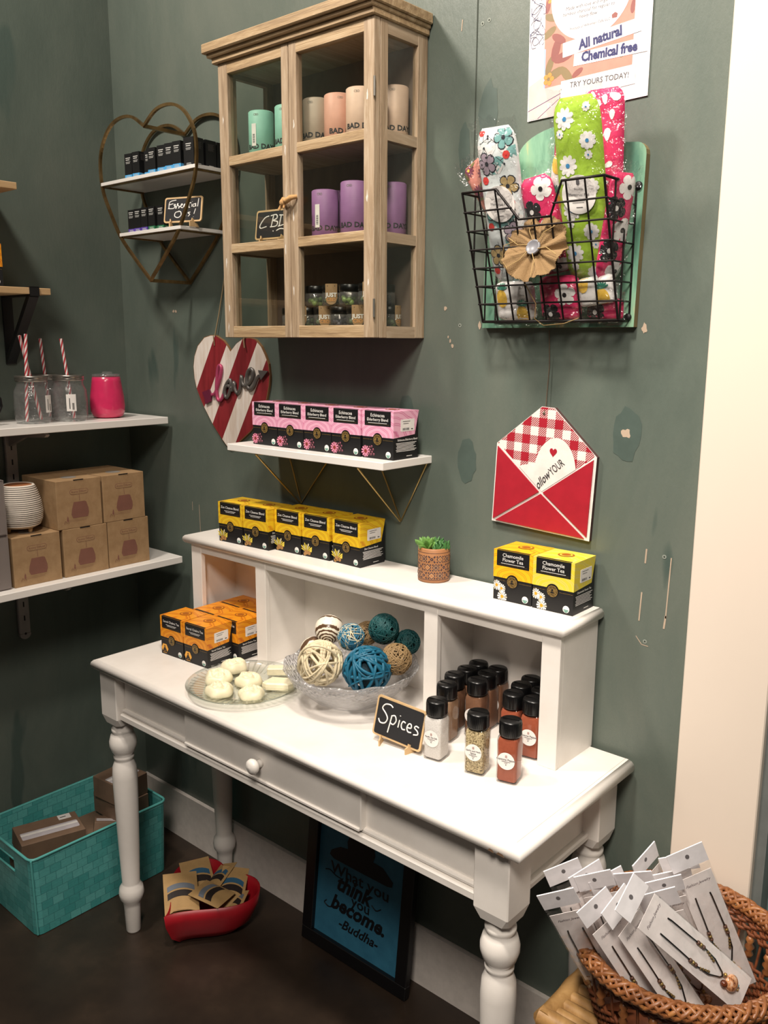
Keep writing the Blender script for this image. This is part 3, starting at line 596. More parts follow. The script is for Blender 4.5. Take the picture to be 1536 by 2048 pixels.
# tubes in the cabinet
def paper_tube(label, colr, mname, loc, rz, h, group, sticker=False, text='BAD DAYS'):
    r = .0280; m = pm(mname, colr, .55); t = thing('paper_tube', label, 'tube', loc, rz, group)
    b = MB().lathe([(0, 0), (r-.001, 0), (r, .001), (r, h-.002), (r-.002, h), (r-.0035, h-.001), (0, h-.001)], 40)
    fn = lambda p: ((r+.0004)*sin(p.x/r), -(r+.0004)*cos(p.x/r), p.y)
    b.text(text, .0140, None, 1, 0, .002, .0225, fn=fn, offset=.0005, sx=1.08)
    b.text('CBD', .006, None, 2, 0, -.01, h-.010, fn=fn)
    b.build('tube_body', [m, M_ink, pm('faded_tube_print', '#8b8880', .6)], t)
    if sticker:
        s_ = MB(); n = 6; w_ = .011; v = []
        for i in range(n+1):
            a = (-.021+w_*i/n)/r; v += [((r+.0007)*sin(a), -(r+.0007)*cos(a), .024), ((r+.0007)*sin(a), -(r+.0007)*cos(a), .070)]
        s_.add(v, [(2*i, 2*i+2, 2*i+3, 2*i+1) for i in range(n)], 0)
        fn2 = lambda p: ((r+.0009)*sin(p.x/r), -(r+.0009)*cos(p.x/r), p.y)
        for k in range(9): z_ = .030+k*.0022; s_.add([(-.018, z_, 0), (-.013, z_, 0), (-.013, z_+.0008+.0006*(k % 2), 0), (-.018, z_+.0008+.0006*(k % 2), 0)], [(0, 1, 2, 3)], 1, fn=fn2)
        s_.build('price_sticker', [M_paper, M_ink], t)
    return t
s1, s2 = 1.9265, 1.7405
GM, GB, GP = 'mint tubes in the cabinet', 'pink and beige tubes in the cabinet', 'purple tubes in the cabinet'
paper_tube('mint green paper tube with white sticker nearest the corner in the cabinet', '#8cc4b2', 'mint_card', (.752, -.098, s1), 45, .098, GM, True)
m2 = paper_tube('mint green paper tube half behind the cabinet door edge', '#8cc4b2', 'mint_card', (.838, -.098, s1), 40, .096, GM)
dup(m2, 'mint green paper tube in shade behind the middle door stile', (.868, -.035, s1), 38)
paper_tube('beige paper tube beside the cabinet door edge', '#a89a89', 'beige_card', (.922, -.096, s1), 40, .096, GB)
paper_tube('salmon pink paper tube between beige and cream tubes', '#d3a08c', 'salmon_card', (.981, -.092, s1), 75, .096, GB)
paper_tube('cream pink paper tube in front on the top cabinet shelf', '#d8b9a5', 'cream_card', (1.046, -.096, s1), 50, .096, GB)
paper_tube('cream pink paper tube seen through the cabinet end glass', '#d8b9a5', 'cream_card', (1.086, -.036, s1), 50, .104, GB)
pu = paper_tube('purple paper tube with white sticker farther from the end glass', '#95699a', 'purple_card', (.950, -.100, s2), 42, .1, GP, True)
dup(pu, 'purple paper tube with white sticker behind the tallest purple tube', (.992, -.060, s2), 30)
pq = paper_tube('purple paper tube in front showing its whole lettering', '#95699a', 'purple_card', (1.034, -.100, s2), 42, .108, GP)
dup(pq, 'purple paper tube hindmost by the cabinet end glass', (1.084, -.038, s2), 42)
dup(pq, 'purple paper tube mostly hidden behind the nearer stickered one', (.926, -.036, s2), 42)

# small jars in the cabinet
def gummy_jar(label, loc, rz, group, paper=True, colr='#5d6b46', nm='green'):
    t = thing('gummy_jar', label, 'jar', loc, rz, group); r = .0230
    MB().lathe([(0, .001), (r-.003, .001), (r, .004), (r, .026), (r-.003, .029)], 28).build('glass_body', M_jarglass, t)
    b = MB()
    for i in range(11):
        a = i*2.4; q = .012*sqrt((i % 5)/4); b.ball((q*cos(a), q*sin(a), .007+.0055*(i//4)), .0062, 0, 8)
    g = b.build('gummies', pm(nm+'_gummy', colr, .35), t); g['kind'] = 'stuff'
    MB().lathe([(0, .0285), (r-.001, .0285), (r, .0295), (r, .042), (r-.0015, .0435), (0, .0435)], 28).build('lid', M_blackgloss, t)
    if paper:
        fn = lambda p: ((r+p.z)*sin(p.x/r), -(r+p.z)*cos(p.x/r), p.y)
        pts = [(-.013, .045), (-.013, .014), (-.010, .008), (-.005, .004), (0, .003), (.005, .004), (.010, .008), (.013, .014), (.013, .045)]; b = MB(); n = 8
        for k in range(n):
            xa, xb = -.013+.026*k/n, -.013+.026*(k+1)/n; lo = lambda x: .016-sqrt(max(0, .013**2-x*x))
            b.add([(xa, lo(xa), .0006), (xb, lo(xb), .0006), (xb, .0455, .0006), (xa, .0455, .0006)], [(0, 1, 2, 3)], 0, fn=fn)
        b.text('JUST', .0115, None, 1, .0010, 0, .0225, fn=fn, offset=.0004); b.text('CBD', .0095, None, 2, .0010, 0, .0130, fn=fn, offset=.0001); b.add([(-.008, .040, .001), (.008, .040, .001), (.008, .042, .001), (-.008, .042, .001)], [(0, 1, 2, 3)], 3, fn=fn)
        b.build('kraft_label', [M_kraft, M_print, pm('orange_print', '#d99a5a', .6), M_ink], t)
    return t
GJ = 'small black-lidded jars in the cabinet'
z0, z1 = 1.5605, 1.605
j1 = gummy_jar('small jar with kraft label in the bottom row behind the door meeting', (.850, -.104, z0), 42, GJ)
dup(j1, 'small jar with turned kraft label at the edge of the wider door pane, bottom row', (.900, -.106, z0), 8)
dup(j1, 'small jar with kraft label second in the wider pane, bottom row', (.948, -.103, z0), 48)
j2 = gummy_jar('small dark jar without label in front in the middle of the bottom row', (.996, -.102, z0), 20, GJ, False, '#3a3440', 'plum')
dup(j1, 'small jar whose kraft label faces the room, bottom row nearest the end', (1.045, -.103, z0), 46)
dup(j2, 'small unlabelled jar at the end corner of the bottom row', (1.094, -.103, z0), 0)
dup(j1, 'small jar seen through the end glass with its label turned sideways, bottom row', (1.088, -.050, z0), 100)
dup(j2, 'small dark jar hindmost in the bottom row', (1.040, -.048, z0), 0)
j3 = gummy_jar('small jar of green sweets on top of the jars beside the door stile', (.924, -.104, z1), 20, GJ, False, '#87a050', 'lime')
dup(j1, 'small jar with kraft label in the middle of the upper layer', (.974, -.103, z1), 36)
dup(j3, 'small jar of pale sweets just past the labelled upper jar', (1.024, -.103, z1), 60)
dup(j1, 'small jar with bright kraft label at the end of the upper layer', (1.078, -.103, z1), 40)
dup(j2, 'small jar seen through the end glass in the upper layer', (1.074, -.052, z1), 0)

# ------------------------------------------------------------------ heart shaped metal shelf
hs = thing('heart_wall_shelf', 'brass heart shaped wall shelf with two white boards near the corner', 'shelf', (0, 0, 0))
HF = [(0.3363, 2.0545), (0.2926, 2.0806), (0.2489, 2.0884), (0.2027, 2.0814), (0.1653, 2.0583), (0.1374, 2.0193), (0.1296, 1.9739), (0.1386, 1.9169), (0.1689, 1.8609), (0.21, 1.7983), (0.2735, 1.7384), (0.3383, 1.6829)]
half = [(x-.337, z) for x, z in HF]
def sm(P, n=4):
    Q = []
    for i in range(len(P)-1):
        a, b_, c, d = [Vector((p[0], p[1])) for p in (P[max(i-1, 0)], P[i], P[i+1], P[min(i+2, len(P)-1)])]
        for k in range(n): u = k/n; Q.append(.5*((2*b_)+(c-a)*u+(2*a-5*b_+4*c-d)*u*u+(3*b_-a-3*c+d)*u**3))
    return [(q.x, q.y) for q in Q]+[P[-1]]
hl = sm(half); full = hl+[(-x, z) for x, z in hl[::-1][1:-1]]
for y in (-.118, .004):
    b = MB(); n = len(full); r = .0035; v = []; f = []
    for i, (x, z) in enumerate(full):
        p, q = full[i-1], full[(i+1) % n]; d = Vector((q[0]-p[0], q[1]-p[1]))
        if i == 0: d = Vector((-1, 0))
        if abs(z-1.6829) < 1e-4: d = Vector((1, 0))
        d.normalize(); nx, nz = -d.y, d.x
        for s_, t_ in ((-r, -r*.9), (r, -r*.9), (r, r*.9), (-r, r*.9)): v.append((.337+x+nx*s_, y+t_, z+nz*s_))
    f = [(i*4+k, i*4+(k+1) % 4, ((i+1) % n)*4+(k+1) % 4, ((i+1) % n)*4+k) for i in range(n) for k in range(4)]
    b.add(v, f, 0); b.build('heart_hoop', M_brass, hs)
b = MB().box(.333, .341, -.118, .006, 2.0500, 2.0580); b.box(.333, .341, -.118, .006, 1.679, 1.687)
for z, x0, x1 in ((1.929, .136, .538), (1.796, .214, .466)): b.box(x0, x1, -.118, -.110, z, z+.004); b.box(x0, x0+.006, -.118, .006, z-.001, z+.003); b.box(x1-.006, x1, -.118, .006, z-.001, z+.003)
b.build('cross_rods', M_brass, hs)
for z, x0, x1 in ((1.9325, .133, .541), (1.7990, .2095, .4755)):
    MB().box(x0, x1, -.1215, .011, z, z+.0085, bev=.0006).build('shelf_board', M_shelf, hs)
def oil_box(label, colr, nm, loc, rz, group, h=.062, w_=.028):
    t = thing('oil_box', label, 'box', loc, rz, group); r = w_/2
    b = MB().box(-r, r, -r, r, 0, h, 0)
    for Fx in (front(-r), side(r)):
        b.poly([(-r+.0003, .0005), (r-.0003, .0005), (r-.0003, .0105), (-r+.0003, .0105)], 1, Fx, .0003); b.lines(-.008, .009, [.0035, .0065], .0012, Fx, 2, .0005, .004)
    b.lines(-.009, .009, [.0500, .0455], .0022, front(-r), 2, .0004, .006); b.lines(-.009, .009, [.0415, .0395, .0375], .0008, front(-r), 2, .0004, .003)
    b.lines(-.010, .010, [.056-.0018*i for i in range(9)], .0007, side(r), 3, .0004, .004)
    b.build('carton', [M_black, pm(nm, colr, .5), pm('silver_print', '#b9b9b6', .6), pm('dull_print', '#55504e', .6)], t); return t
GO = 'essential oil boxes on the upper heart board'; zu = 1.9412
ob = oil_box('blue-banded oil box at the outer corner of the upper heart board', '#4f9fd6', 'blue_band', (.240, -.092, zu), 6, GO)
for i, (x, y, r, l) in enumerate([(.277, -.094, 5, 'second from the outer corner'), (.313, -.082, 8, 'set slightly back'), (.349, -.096, 6, 'in the middle of the front row'), (.391, -.097, 6, 'just past the middle'), (.425, -.099, 8, 'third from the rim rod'), (.459, -.100, 7, 'second from the rim rod')]):
    dup(ob, 'blue-banded black oil box '+l+' on the upper heart board', (x, y, zu), r)
ok = oil_box('black oil box with grey print at the near corner of the heart board', '#15151a', 'dark_band', (.500, -.093, zu), 8, GO, .066, .033)
dup(ok, 'black oil box second along the board end beside the cabinet', (.496, -.052, zu), 4)
dup(ok, 'black oil box against the wall beside the cabinet', (.492, -.013, zu), 0)
for x, l in ((.252, 'behind the outer corner one'), (.325, 'behind the set back one'), (.40, 'behind the middle of the row')): dup(ob, 'black oil box '+l+' on the upper heart board', (x, -.045, zu), 3)
GQ = 'oil boxes on the lower heart board'; zl = 1.8077
op = oil_box('purple-banded oil box at the outer end of the lower heart board', '#54409a', 'purple_band', (.2375, -.090, zl), 4, GQ, .058, .026)
dup(op, 'purple-banded oil box second on the lower heart board', (.2685, -.092, zl), 4); dup(op, 'purple-banded oil box next to the green-banded ones', (.3000, -.093, zl), 4)
og = oil_box('green-banded oil box next to the purple-banded ones', '#256b46', 'green_band', (.3325, -.093, zl), 4, GQ, .058, .026)
dup(og, 'green-banded oil box touching the chalkboard stand', (.3645, -.088, zl), 4)
chalk('small chalkboard sign lettered Essential Oils on the lower heart board', 'EO', (.447, -.095, zl), 18, .112, .062, 10, 0, .0026)

# ------------------------------------------------------------------ potted succulent
sp = thing('potted_succulent', 'small green succulents in a terracotta pot with blue tile pattern', 'plant', (1.215, -.050, 1.041))
pr = .0335
b = MB().lathe([(0, 0), (pr-.003, 0), (pr, .002), (pr, .070), (pr-.0015, .072), (pr-.004, .072), (pr-.004, .060), (0, .060)], 40)
fnp = lambda p: ((pr+p.z)*sin(p.x/pr), -(pr+p.z)*cos(p.x/pr), p.y)
def dia(cx, cz, r, mi, z, n=4, rot=0):
    b.add([(cx, cz, z)]+[(cx+r*cos(radians(rot)+2*pi*i/n), cz+r*sin(radians(rot)+2*pi*i/n), z) for i in range(n)], [(0, 1+i, 1+(i+1) % n) for i in range(n)], mi, fn=fnp)
for i in range(12):
    for j in range(3):
        cx = (i+(j % 2)*.5)*2*pi*pr/12; cz = .016+.0175*j; k = (i+j) % 3
        dia(cx, cz, .0078, 1, .0002, 4, 0 if k else 45); dia(cx, cz, .0058, 0 if k == 0 else 2, .0004, 4 if k else 8); dia(cx, cz, .0034, 1 if k != 1 else 0, .0006, 6); dia(cx, cz, .0013, 0, .0008, 6)
        for a in range(4): dia(cx+.0088*cos(a*pi/2+pi/4), cz+.0082*sin(a*pi/2+pi/4), .0018, 1, .0006, 4)
for z_ in (.0065, .0635): b.add([(x, z_+dz, .0003) for x in [2*pi*pr*i/48 for i in range(49)] for dz in (0, .0007)], [(2*i, 2*i+2, 2*i+3, 2*i+1) for i in range(48)], 1, fn=fnp)
b.build('pot', [pm('terracotta', '#a8754c', .55), pm('navy_tile_print', '#2c2b3c', .5), pm('tan_tile_print', '#c39567', .5)], sp)
M_leaf = pm('succulent_leaf', '#6b9a4a', .45, var=((1, 1, 1), 30, [(.3, '#4f8136'), (.7, '#86b25e')])); M_leafd = pm('dark_succulent_leaf', '#3f7039', .45)
def rosette(cx, cy, cz, R, n, mat, nm):
    b = MB()
    for k in range(n):
        a = k*2.39996; el = radians(12+68*k/n); L = R*(1-.35*k/n); d = Vector((cos(a)*cos(el), sin(a)*cos(el), sin(el)))
        pts = [Vector((cx, cy, cz))+d*L*u+Vector((0, 0, .12*L*u*u)) for u in (0, .3, .6, .85, 1)]
        b.tube(pts, .004, 7, 0, radii=[.0035, .0060, .0068, .0045, .0006], flat=.45)
    b.build(nm, mat, sp)
rosette(-.013, -.006, .063, .036, 20, M_leaf, 'rosette')
b = MB()
for k in range(11):
    a = k*2.4; x, y = .015+.011*cos(a)*(k % 3)/2, .004+.012*sin(a)*(k % 4)/3; hh = .012+.022*((k*5) % 7)/7; lean = Vector((cos(a)*.008, sin(a)*.008, hh))
    b.tube([Vector((x, y, .058))+lean*u for u in (0, .5, .85, 1.1)], .004, 7, 0, radii=[.0045, .0055, .0042, .001])
    for q in range(3): aa = a+q*2.1; p = Vector((x, y, .058))+lean*(.35+.22*q); b.tube([p, p+Vector((cos(aa)*.006, sin(aa)*.006, .005)), p+Vector((cos(aa)*.008, sin(aa)*.008, .010))], .003, 6, 0, radii=[.002, .003, .0006])
b.build('upright_stems', M_leafd, sp)
MB().lathe([(0, .0615), (pr-.004, .0615)], 24).build('soil', pm('potting_grit', '#6b5a45', .9, bmp=((1, 1, 1), 300, 1, .003)), sp)

# ------------------------------------------------------------------ soap plate
pl = tag(MB().lathe([(0, .006), (.062, .006), (.088, .009), (.112, .014), (.1300, .020), (.1315, .0185), (.112, .0115), (.088, .0060), (.066, .0030), (.064, 0), (.058, 0), (.056, .003), (0, .003)], 96,
    fn=lambda p: (p.x, p.y, p.z+(.0007*sin(48*atan2(p.y, p.x)) if .075 < sqrt(p.x*p.x+p.y*p.y) < .128 else 0))).build('glass_plate', M_plateglass), 'round ribbed clear glass plate of soaps on the desk', 'plate'); pl.location = (.848, -.266, TZ)
b = MB()
for i in range(48):
    a = 2*pi*i/48; c, s_ = cos(a), sin(a); b.add([(c*.078-s_*.0016, s_*.078+c*.0016, .0079), (c*.078+s_*.0016, s_*.078-c*.0016, .0079), (c*.122+s_*.0024, s_*.122-c*.0024, .0176), (c*.122-s_*.0024, s_*.122+c*.0024, .0176)], [(0, 1, 2, 3)], 0)
b.build('pressed_ribs', glassy('frosted_rib', (.85, .88, .86), (.5, .55, .53), .2, .15), pl)
M_soap = pm('ivory_soap', '#ece3c2', .42, bmp=((1, 1, 1), 90, .3, .002))
def flower_soap(label, loc, rz, s=1.0, group='moulded soaps on the glass plate'):
    t = MB(); R, H = .0300, .0230
    def fn(p):
        r = sqrt(p.x*p.x+p.y*p.y); a = atan2(p.y, p.x); k = 1+.055*cos(5*a)*(r/R) ; z = p.z
        if p.z > .008: z += .0026*cos(5*a+2.2*r/R*3)*(1-abs(2*r/R-1))+.0016*sin(3*a+r*300)
        return (p.x*k, p.y*k, z)
    prof = [(0, 0), (R*.95, 0), (R*1.04, .004), (R*1.02, .010), (R*.92, .0165), (R*.78, .0205), (R*.62, .0215), (R*.56, .0190), (R*.50, .0220), (R*.38, .0240), (R*.30, .0222), (R*.2, .0250), (0, .0258)]
    t.lathe(prof, 40, fn=fn); o = t.build('flower_soap', M_soap); o.location = loc; o.rotation_euler = (0, 0, radians(rz)); o.scale = (s, s, s); return tag(o, label, 'soap', group)
sz = TZ+.0075
GS = 'moulded soaps on the glass plate'
def pxs(lbl, x, y, z, rz, tilt=0, s=1.0):
    o = flower_soap(lbl, (x, y, z), rz, s); o.rotation_euler = (radians(tilt), 0, radians(rz)); return o
pxs('ivory flower soap lowest on the plate towards the desk front', .842, -.332, sz, 10)
pxs('ivory flower soap resting on the frontmost one beside the tea box', .793, -.296, sz+.006, 50, 12)
pxs('ivory flower soap propped highest nearest the tea boxes', .762, -.226, sz+.004, 90)
pxs('ivory flower soap in the centre of the plate', .846, -.252, sz, 25)
pxs('ivory flower soap on the plate front nearest the ball bowl', .907, -.296, sz, 140, 0, .92)
def hexsoap():
    b = MB(); pts = [(-.034, -.012), (-.024, -.021), (.026, -.021), (.035, -.010), (.028, .018), (-.020, .021)]; n = 6
    v = [(x, y, 0) for x, y in pts]+[(x*1.03, y*1.03, .006) for x, y in pts]+[(x, y, .013) for x, y in pts]+[(x*.88, y*.85, .0160) for x, y in pts]
    b.add(v, [(k*n+i, k*n+(i+1) % n, (k+1)*n+(i+1) % n, (k+1)*n+i) for k in range(3) for i in range(n)]+[tuple(range(3*n, 4*n)), tuple(reversed(range(n)))]); return b
o = tag(hexsoap().build('bar_soap', M_soap), 'six-sided plain ivory soap bar on the plate', 'soap', GS); o.location = (.913, -.222, sz+.002); o.rotation_euler = (0, 0, radians(35))
o = tag(MB().box(-.034, .034, -.013, .013, 0, .017, bev=.002).build('bar_soap', M_soap), 'straight ivory soap bar lying behind the others on the plate', 'soap', GS); o.location = (.868, -.170, sz+.006); o.rotation_euler = (0, 0, radians(42))

# ------------------------------------------------------------------ cut glass bowl and balls
BX, BY = 1.075, -.156
def scal(p):
    r = sqrt(p.x*p.x+p.y*p.y); a = atan2(p.y, p.x); k = max(0, min(1, (r-.09)/.055)); return (p.x*(1+.012*k*cos(12*a)), p.y*(1+.012*k*cos(12*a)), p.z+.0028*k*cos(12*a))
bw = thing('glass_bowl', 'cut glass bowl with scalloped rim filled with twig balls', 'bowl', (BX, BY, TZ))
b = MB().lathe([(0, .004), (.040, .004), (.062, .010), (.084, .022), (.108, .042)], 72, fn=scal); b.lathe([(.112, .041), (.088, .019), (.065, .006), (.044, 0), (.038, 0), (.036, .002), (0, .002)], 72, fn=scal); b.build('lower_bowl', M_bowlplain, bw)
b = MB().lathe([(.108, .042), (.128, .062), (.143, .086), (.1465, .089), (.1480, .086), (.132, .060), (.112, .041)], 96, fn=scal); b.build('cut_band', M_bowlglass, bw)
GBL = 'decorative balls in the glass bowl'
def twig_ball(label, c, r, n, wr, mats, core=None, flat=.7, loose=False):
    t = thing('twig_ball', label, 'ball', c, 0, GBL); k = len(mats)
    for q in range(k):
        b = MB()
        for i in range(n//k):
            ax = Vector((random.gauss(0, 1), random.gauss(0, 1), random.gauss(0, 1))).normalized(); u = ax.orthogonal().normalized(); v = ax.cross(u); off = random.uniform(-.55, .55)*r; R = sqrt(max(1e-6, (r-wr)**2-off**2)); ph = random.uniform(0, 6)
            pts = []
            for s_ in range(26):
                a = 2*pi*s_/26; w_ = R*(1+.02*sin(3*a+ph)); pts.append(ax*(off+.05*r*sin(2*a+ph))+u*w_*cos(a)+v*w_*sin(a))
            b.tube(pts, wr, 5, 0, closed=True, flat=flat)
        b.build('wound_strands', mats[q], t)
    if loose:
        b = MB(); b.tube([(r*1.12*cos(2*pi*i/30)*.75, r*1.12*sin(2*pi*i/30)*-.75, r*1.12*sin(2*pi*i/30+.6)*.95) for i in range(30)], wr*.6, 5, closed=True); b.build('loose_strand', mats[0], t)
    if core: MB().ball((0, 0, 0), r*.66, 0, 16).build('shade_core', core, t)  # dark inner sphere put in as the shade seen between the strands
    return t
M_cr = pm('bleached_cane', '#ddcfae', .6); M_te = pm('teal_dyed_cane', '#14607c', .5); M_dg = pm('dark_green_dyed_twig', '#0f4a4c', .55); M_tan = pm('tan_twig', '#8f7550', .65); M_bl = pm('blue_dyed_twig', '#2b6f8d', .55)
twig_ball('large ball of thick bleached cream cane in the front of the bowl', (1.052, -.226, .863), .0500, 21, .0040, [M_cr], None, .5, True)
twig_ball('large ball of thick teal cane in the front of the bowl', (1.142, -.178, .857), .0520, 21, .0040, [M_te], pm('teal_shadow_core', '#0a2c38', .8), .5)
twig_ball('small ball of mixed blue and white twigs on top', (1.088, -.170, .915), .0290, 63, .0011, [M_bl, M_bl, M_cr])
twig_ball('dark green thin twig ball topmost in the bowl', (1.125, -.106, .925), .0330, 80, .0013, [M_dg], pm('green_shadow_core', '#0b3338', .8))
twig_ball('tan wire-thin twig ball by the bowl rim beside the spices', (1.172, -.120, .872), .0340, 60, .0013, [M_tan])
twig_ball('second dark green twig ball low behind the topmost one', (1.160, -.068, .893), .0280, 60, .0010, [M_dg], pm('green_shadow_core', '#0b3338', .8))
twig_ball('tan twig ball peeping out at the back of the bowl', (1.055, -.082, .893), .0270, 50, .0011, [M_tan])
def marble(name, sc, rot):
    m, t, p, o = nt(name); wv = t.nodes.new('ShaderNodeTexWave'); wv.wave_type = 'RINGS'; wv.rings_direction = 'Z'; wv.inputs['Scale'].default_value = sc; wv.inputs['Distortion'].default_value = 2.4; wv.inputs['Detail Scale'].default_value = 2
    t.links.new(mp(t, (1, 1, 1), rot), wv.inputs['Vector']); t.links.new(ramp(t, wv.outputs['Fac'], [(.30, '#5b4433'), (.48, '#7d624b'), (.56, '#e6dcc8'), (.8, '#efe7d6')]), p.inputs['Base Color']); p.inputs['Roughness'].default_value = .25; return m
for lb, c, r, m_ in (('brown and cream swirled solid ball on top above the cream cane ball', (1.018, -.165, .915), .0320, marble('swirl_marble', 55, (.9, .5, 0))), ('brown and cream banded solid ball low at the bowl side', (.985, -.180, .862), .0310, marble('band_marble', 22, (0, 1.2, .3)))):
    o = tag(MB().ball((0, 0, 0), r, 0, 36).build('marbled_ball', m_), lb, 'ball', GBL); o.location = c

# ------------------------------------------------------------------ spice jars
def sq_ring(a, k=.30, n=4):
    return rrect(2*a, 2*a, a*k, n)
def sq_lathe(b, prof, mi=0, smooth=True):
    v = []; n = 20
    for a, z in prof: v += [(x, y, z) for x, y in sq_ring(a)]
    f = [(k*n+i, k*n+(i+1) % n, (k+1)*n+(i+1) % n, (k+1)*n+i) for k in range(len(prof)-1) for i in range(n)]
    b.add(v, f, mi, None, smooth); b.add(v, [tuple(reversed(range(n))), tuple(range((len(prof)-1)*n, len(prof)*n))], mi); return b
def spice_mat(name, stops, sc=500): return pm(name, '#ffffff', .85, var=((1, 1, 1), sc, stops))
def spice_jar(label, mat, lines_, loc, rz, group='square spice jars by the hutch', lab=True):
    t = thing('spice_jar', label, 'jar', loc, rz, group)
    b = MB(); sq_lathe(b, [(.0165, 0), (.0190, .002), (.0195, .006), (.0190, .045), (.0195, .080), (.0180, .086), (.015, .089)]); b.build('glass_body', M_spiceglass, t)
    b = MB(); sq_lathe(b, [(.0165, .004), (.0180, .007), (.0175, .045), (.0182, .078), (.0165, .0835)]); b.build('spice', mat, t)
    b = MB().lathe([(.0165, .086), (.0195, .0875), (.0200, .089), (.0200, .113), (.0188, .1155), (0, .1160)], 36); b.box(-.0155, .0155, -.0008, .0008, .1155, .1168)
    for i in range(36):
        a = 2*pi*i/36; b.box(-.0005, .0005, -.0205, -.0198, .090, .110, 0, 0, RZ(360*i/36))
    b.build('cap', M_blackgloss, t)
    if lab:
        F = front(-.0197); b = MB().prism(circ(.0160, 32, 0, .044), .0004, 0, F); b.poly(circ(.0022, 8, 0, .0535), 2, F, .0007); b.lines(-.002, .002, [.0505], .0015, F, 2, .0007)
        y = .047
        for s_ in lines_: b.text(s_, .0054 if len(s_) < 15 else .0044, F, 1, .0007, 0, y, offset=.0001); y -= .0048
        b.lines(-.008, .008, [y+.0004], .0009, F, 1, .0007); b.lines(-.003, .003, [y-.0022], .0008, F, 1, .0007); b.poly(circ(.0012, 6, 0, y-.005), 1, F, .0007)
        b.build('round_label', [M_paper, pm('label_grey_ink', '#5b5a5c', .7), pm('label_rose_ink', '#b79a94', .7)], t)
    return t
K_salt = spice_mat('coarse_salt', [(.35, '#cfcbc6'), (.6, '#e8e5e1')]); K_herb = spice_mat('garlic_herb_mix', [(.38, '#57492f'), (.47, '#a5926a'), (.58, '#cdbd93')], 330)
K_cay = spice_mat('cayenne_powder', [(.3, '#96482c'), (.7, '#a35336')], 120); K_cin = spice_mat('cinnamon_powder', [(.3, '#6d4a33'), (.7, '#7d563c')], 120); K_br = spice_mat('brown_spice', [(.3, '#84664c'), (.7, '#94755a')], 120)
spice_jar('spice jar of white sea salt beside the chalkboard', K_salt, ['Pacific Sea Salt'], (1.372, -.236, TZ), 8)
spice_jar('spice jar of speckled garlic and herb mix in front', K_herb, ['Garlic and Herb', 'Spice'], (1.4615, -.229, TZ), 12)
cy = spice_jar('spice jar of red cayenne pepper nearest the desk front', K_cay, ['Cayenne Pepper'], (1.5235, -.2175, TZ), 14)
dup(cy, 'red cayenne spice jar half hidden by the hutch post', (1.5040, -.110, TZ), 9)
cz2 = spice_jar('orange-red spice jar between the herb jar and the post', K_cay, [], (1.4605, -.112, TZ), 9, lab=False)
br = spice_jar('light brown spice jar directly behind the salt jar', K_br, [], (1.338, -.160, TZ), 6, lab=False)
cn = spice_jar('dark brown cinnamon jar with round label behind the herb jar', K_cin, ['Cinnamon'], (1.371, -.104, TZ), 6)
for x, y, l in ((1.319, -.110, 'dark spice jar third back along the hutch divider'), (1.319, -.067, 'dark spice jar fourth back along the hutch divider'), (1.318, -.025, 'dark spice jar in the back corner by the divider'),
                (1.365, -.061, 'dark spice jar behind the labelled cinnamon jar'), (1.366, -.0245, 'dark spice jar against the hutch back beside the corner one')):
    dup(cn, l, (x, y, TZ), 4)
for x, y, l in ((1.449, -.066, 'spice jar behind the orange-red one'), (1.446, -.0245, 'spice jar against the hutch back nearer the post'), (1.493, -.064, 'spice jar behind the half hidden cayenne jar')):
    dup(cz2, l, (x, y, TZ), 4)

# ------------------------------------------------------------------ poster
ps = thing('poster', 'paper poster reading All natural, Chemical free and Try yours today', 'poster', (0, 0, 0))
b = MB(); b.poly([(1.370, 1.9325), (1.604, 1.9395), (1.605, 2.26), (1.366, 2.26)], 0, front(.0095)); b.poly([(1.370, 1.9325), (1.366, 2.26), (1.605, 2.26), (1.604, 1.9395)][::1], 0, front(.0093))
FP = front(.0090)
def pz(pts, mi, z): b.poly(pts, mi, FP, z*.00007)
pz([(1.371, 1.934), (1.452, 1.936), (1.436, 1.985), (1.404, 2.006), (1.371, 1.992)], 1, 1)
for x0, z0, x1, z1 in ((1.371, 1.949, 1.455, 1.975), (1.392, 1.934, 1.452, 1.972)): pz([(x0, z0), (x1, z1), (x1, z1+.0012), (x0, z0+.0012)], 2, 2)
for k in range(26):
    a = k*.9; cx, cz = 1.3835+.006*sin(k*1.7), 2.115+.05*sin(k*.53)
    q = [(max(1.371, cx+.013*cos(a+u)), cz+.010*sin(1.3*(a+u))) for u in (0, .7, 1.4, 2.1, 2.8)]
    b.stroke(q,   .0006, FP, 2, .0003, sm=2)
pz([(1.402, 1.984), (1.573, 1.990), (1.573, 2.24), (1.399, 2.24)], 3, 1.5)
pz([(1.402, 1.984), (1.405, 1.984), (1.404, 2.05), (1.400, 2.05)], 4, 2)
LV = 2
for cx, cz, r, rot, mi in ((1.413, 2.020, .017, 70, 5), (1.425, 2.005, .020, 20, 5), (1.448, 2.0, .018, -50, 5), (1.410, 2.075, .016, 30, 5), (1.412, 2.10, .015, -20, 5), (1.560, 2.018, .014, 40, 5), (1.425, 2.045, .020, 75, 6), (1.44, 2.03, .020, 10, 6), (1.57, 2.085, .012, 80, 6), (1.405, 2.12, .012, 80, 6), (1.565, 2.115, .012, -40, 7), (1.414, 2.13, .010, 30, 7), (1.47, 1.999, .012, 30, 6), (1.43, 2.062, .016, -30, 6)):
    c, q = cos(radians(rot)), sin(radians(rot)); pts = [(r*cos(a), r*.42*sin(a)*(1 if abs(cos(a)) < .9 else .6)) for a in [2*pi*i/12 for i in range(12)]]
    P_ = [(max(1.4005, min(1.5725, cx+x*c-y*q)), cz+x*q+y*c) for x, y in pts]; LV += .25; pz(P_, mi, LV)
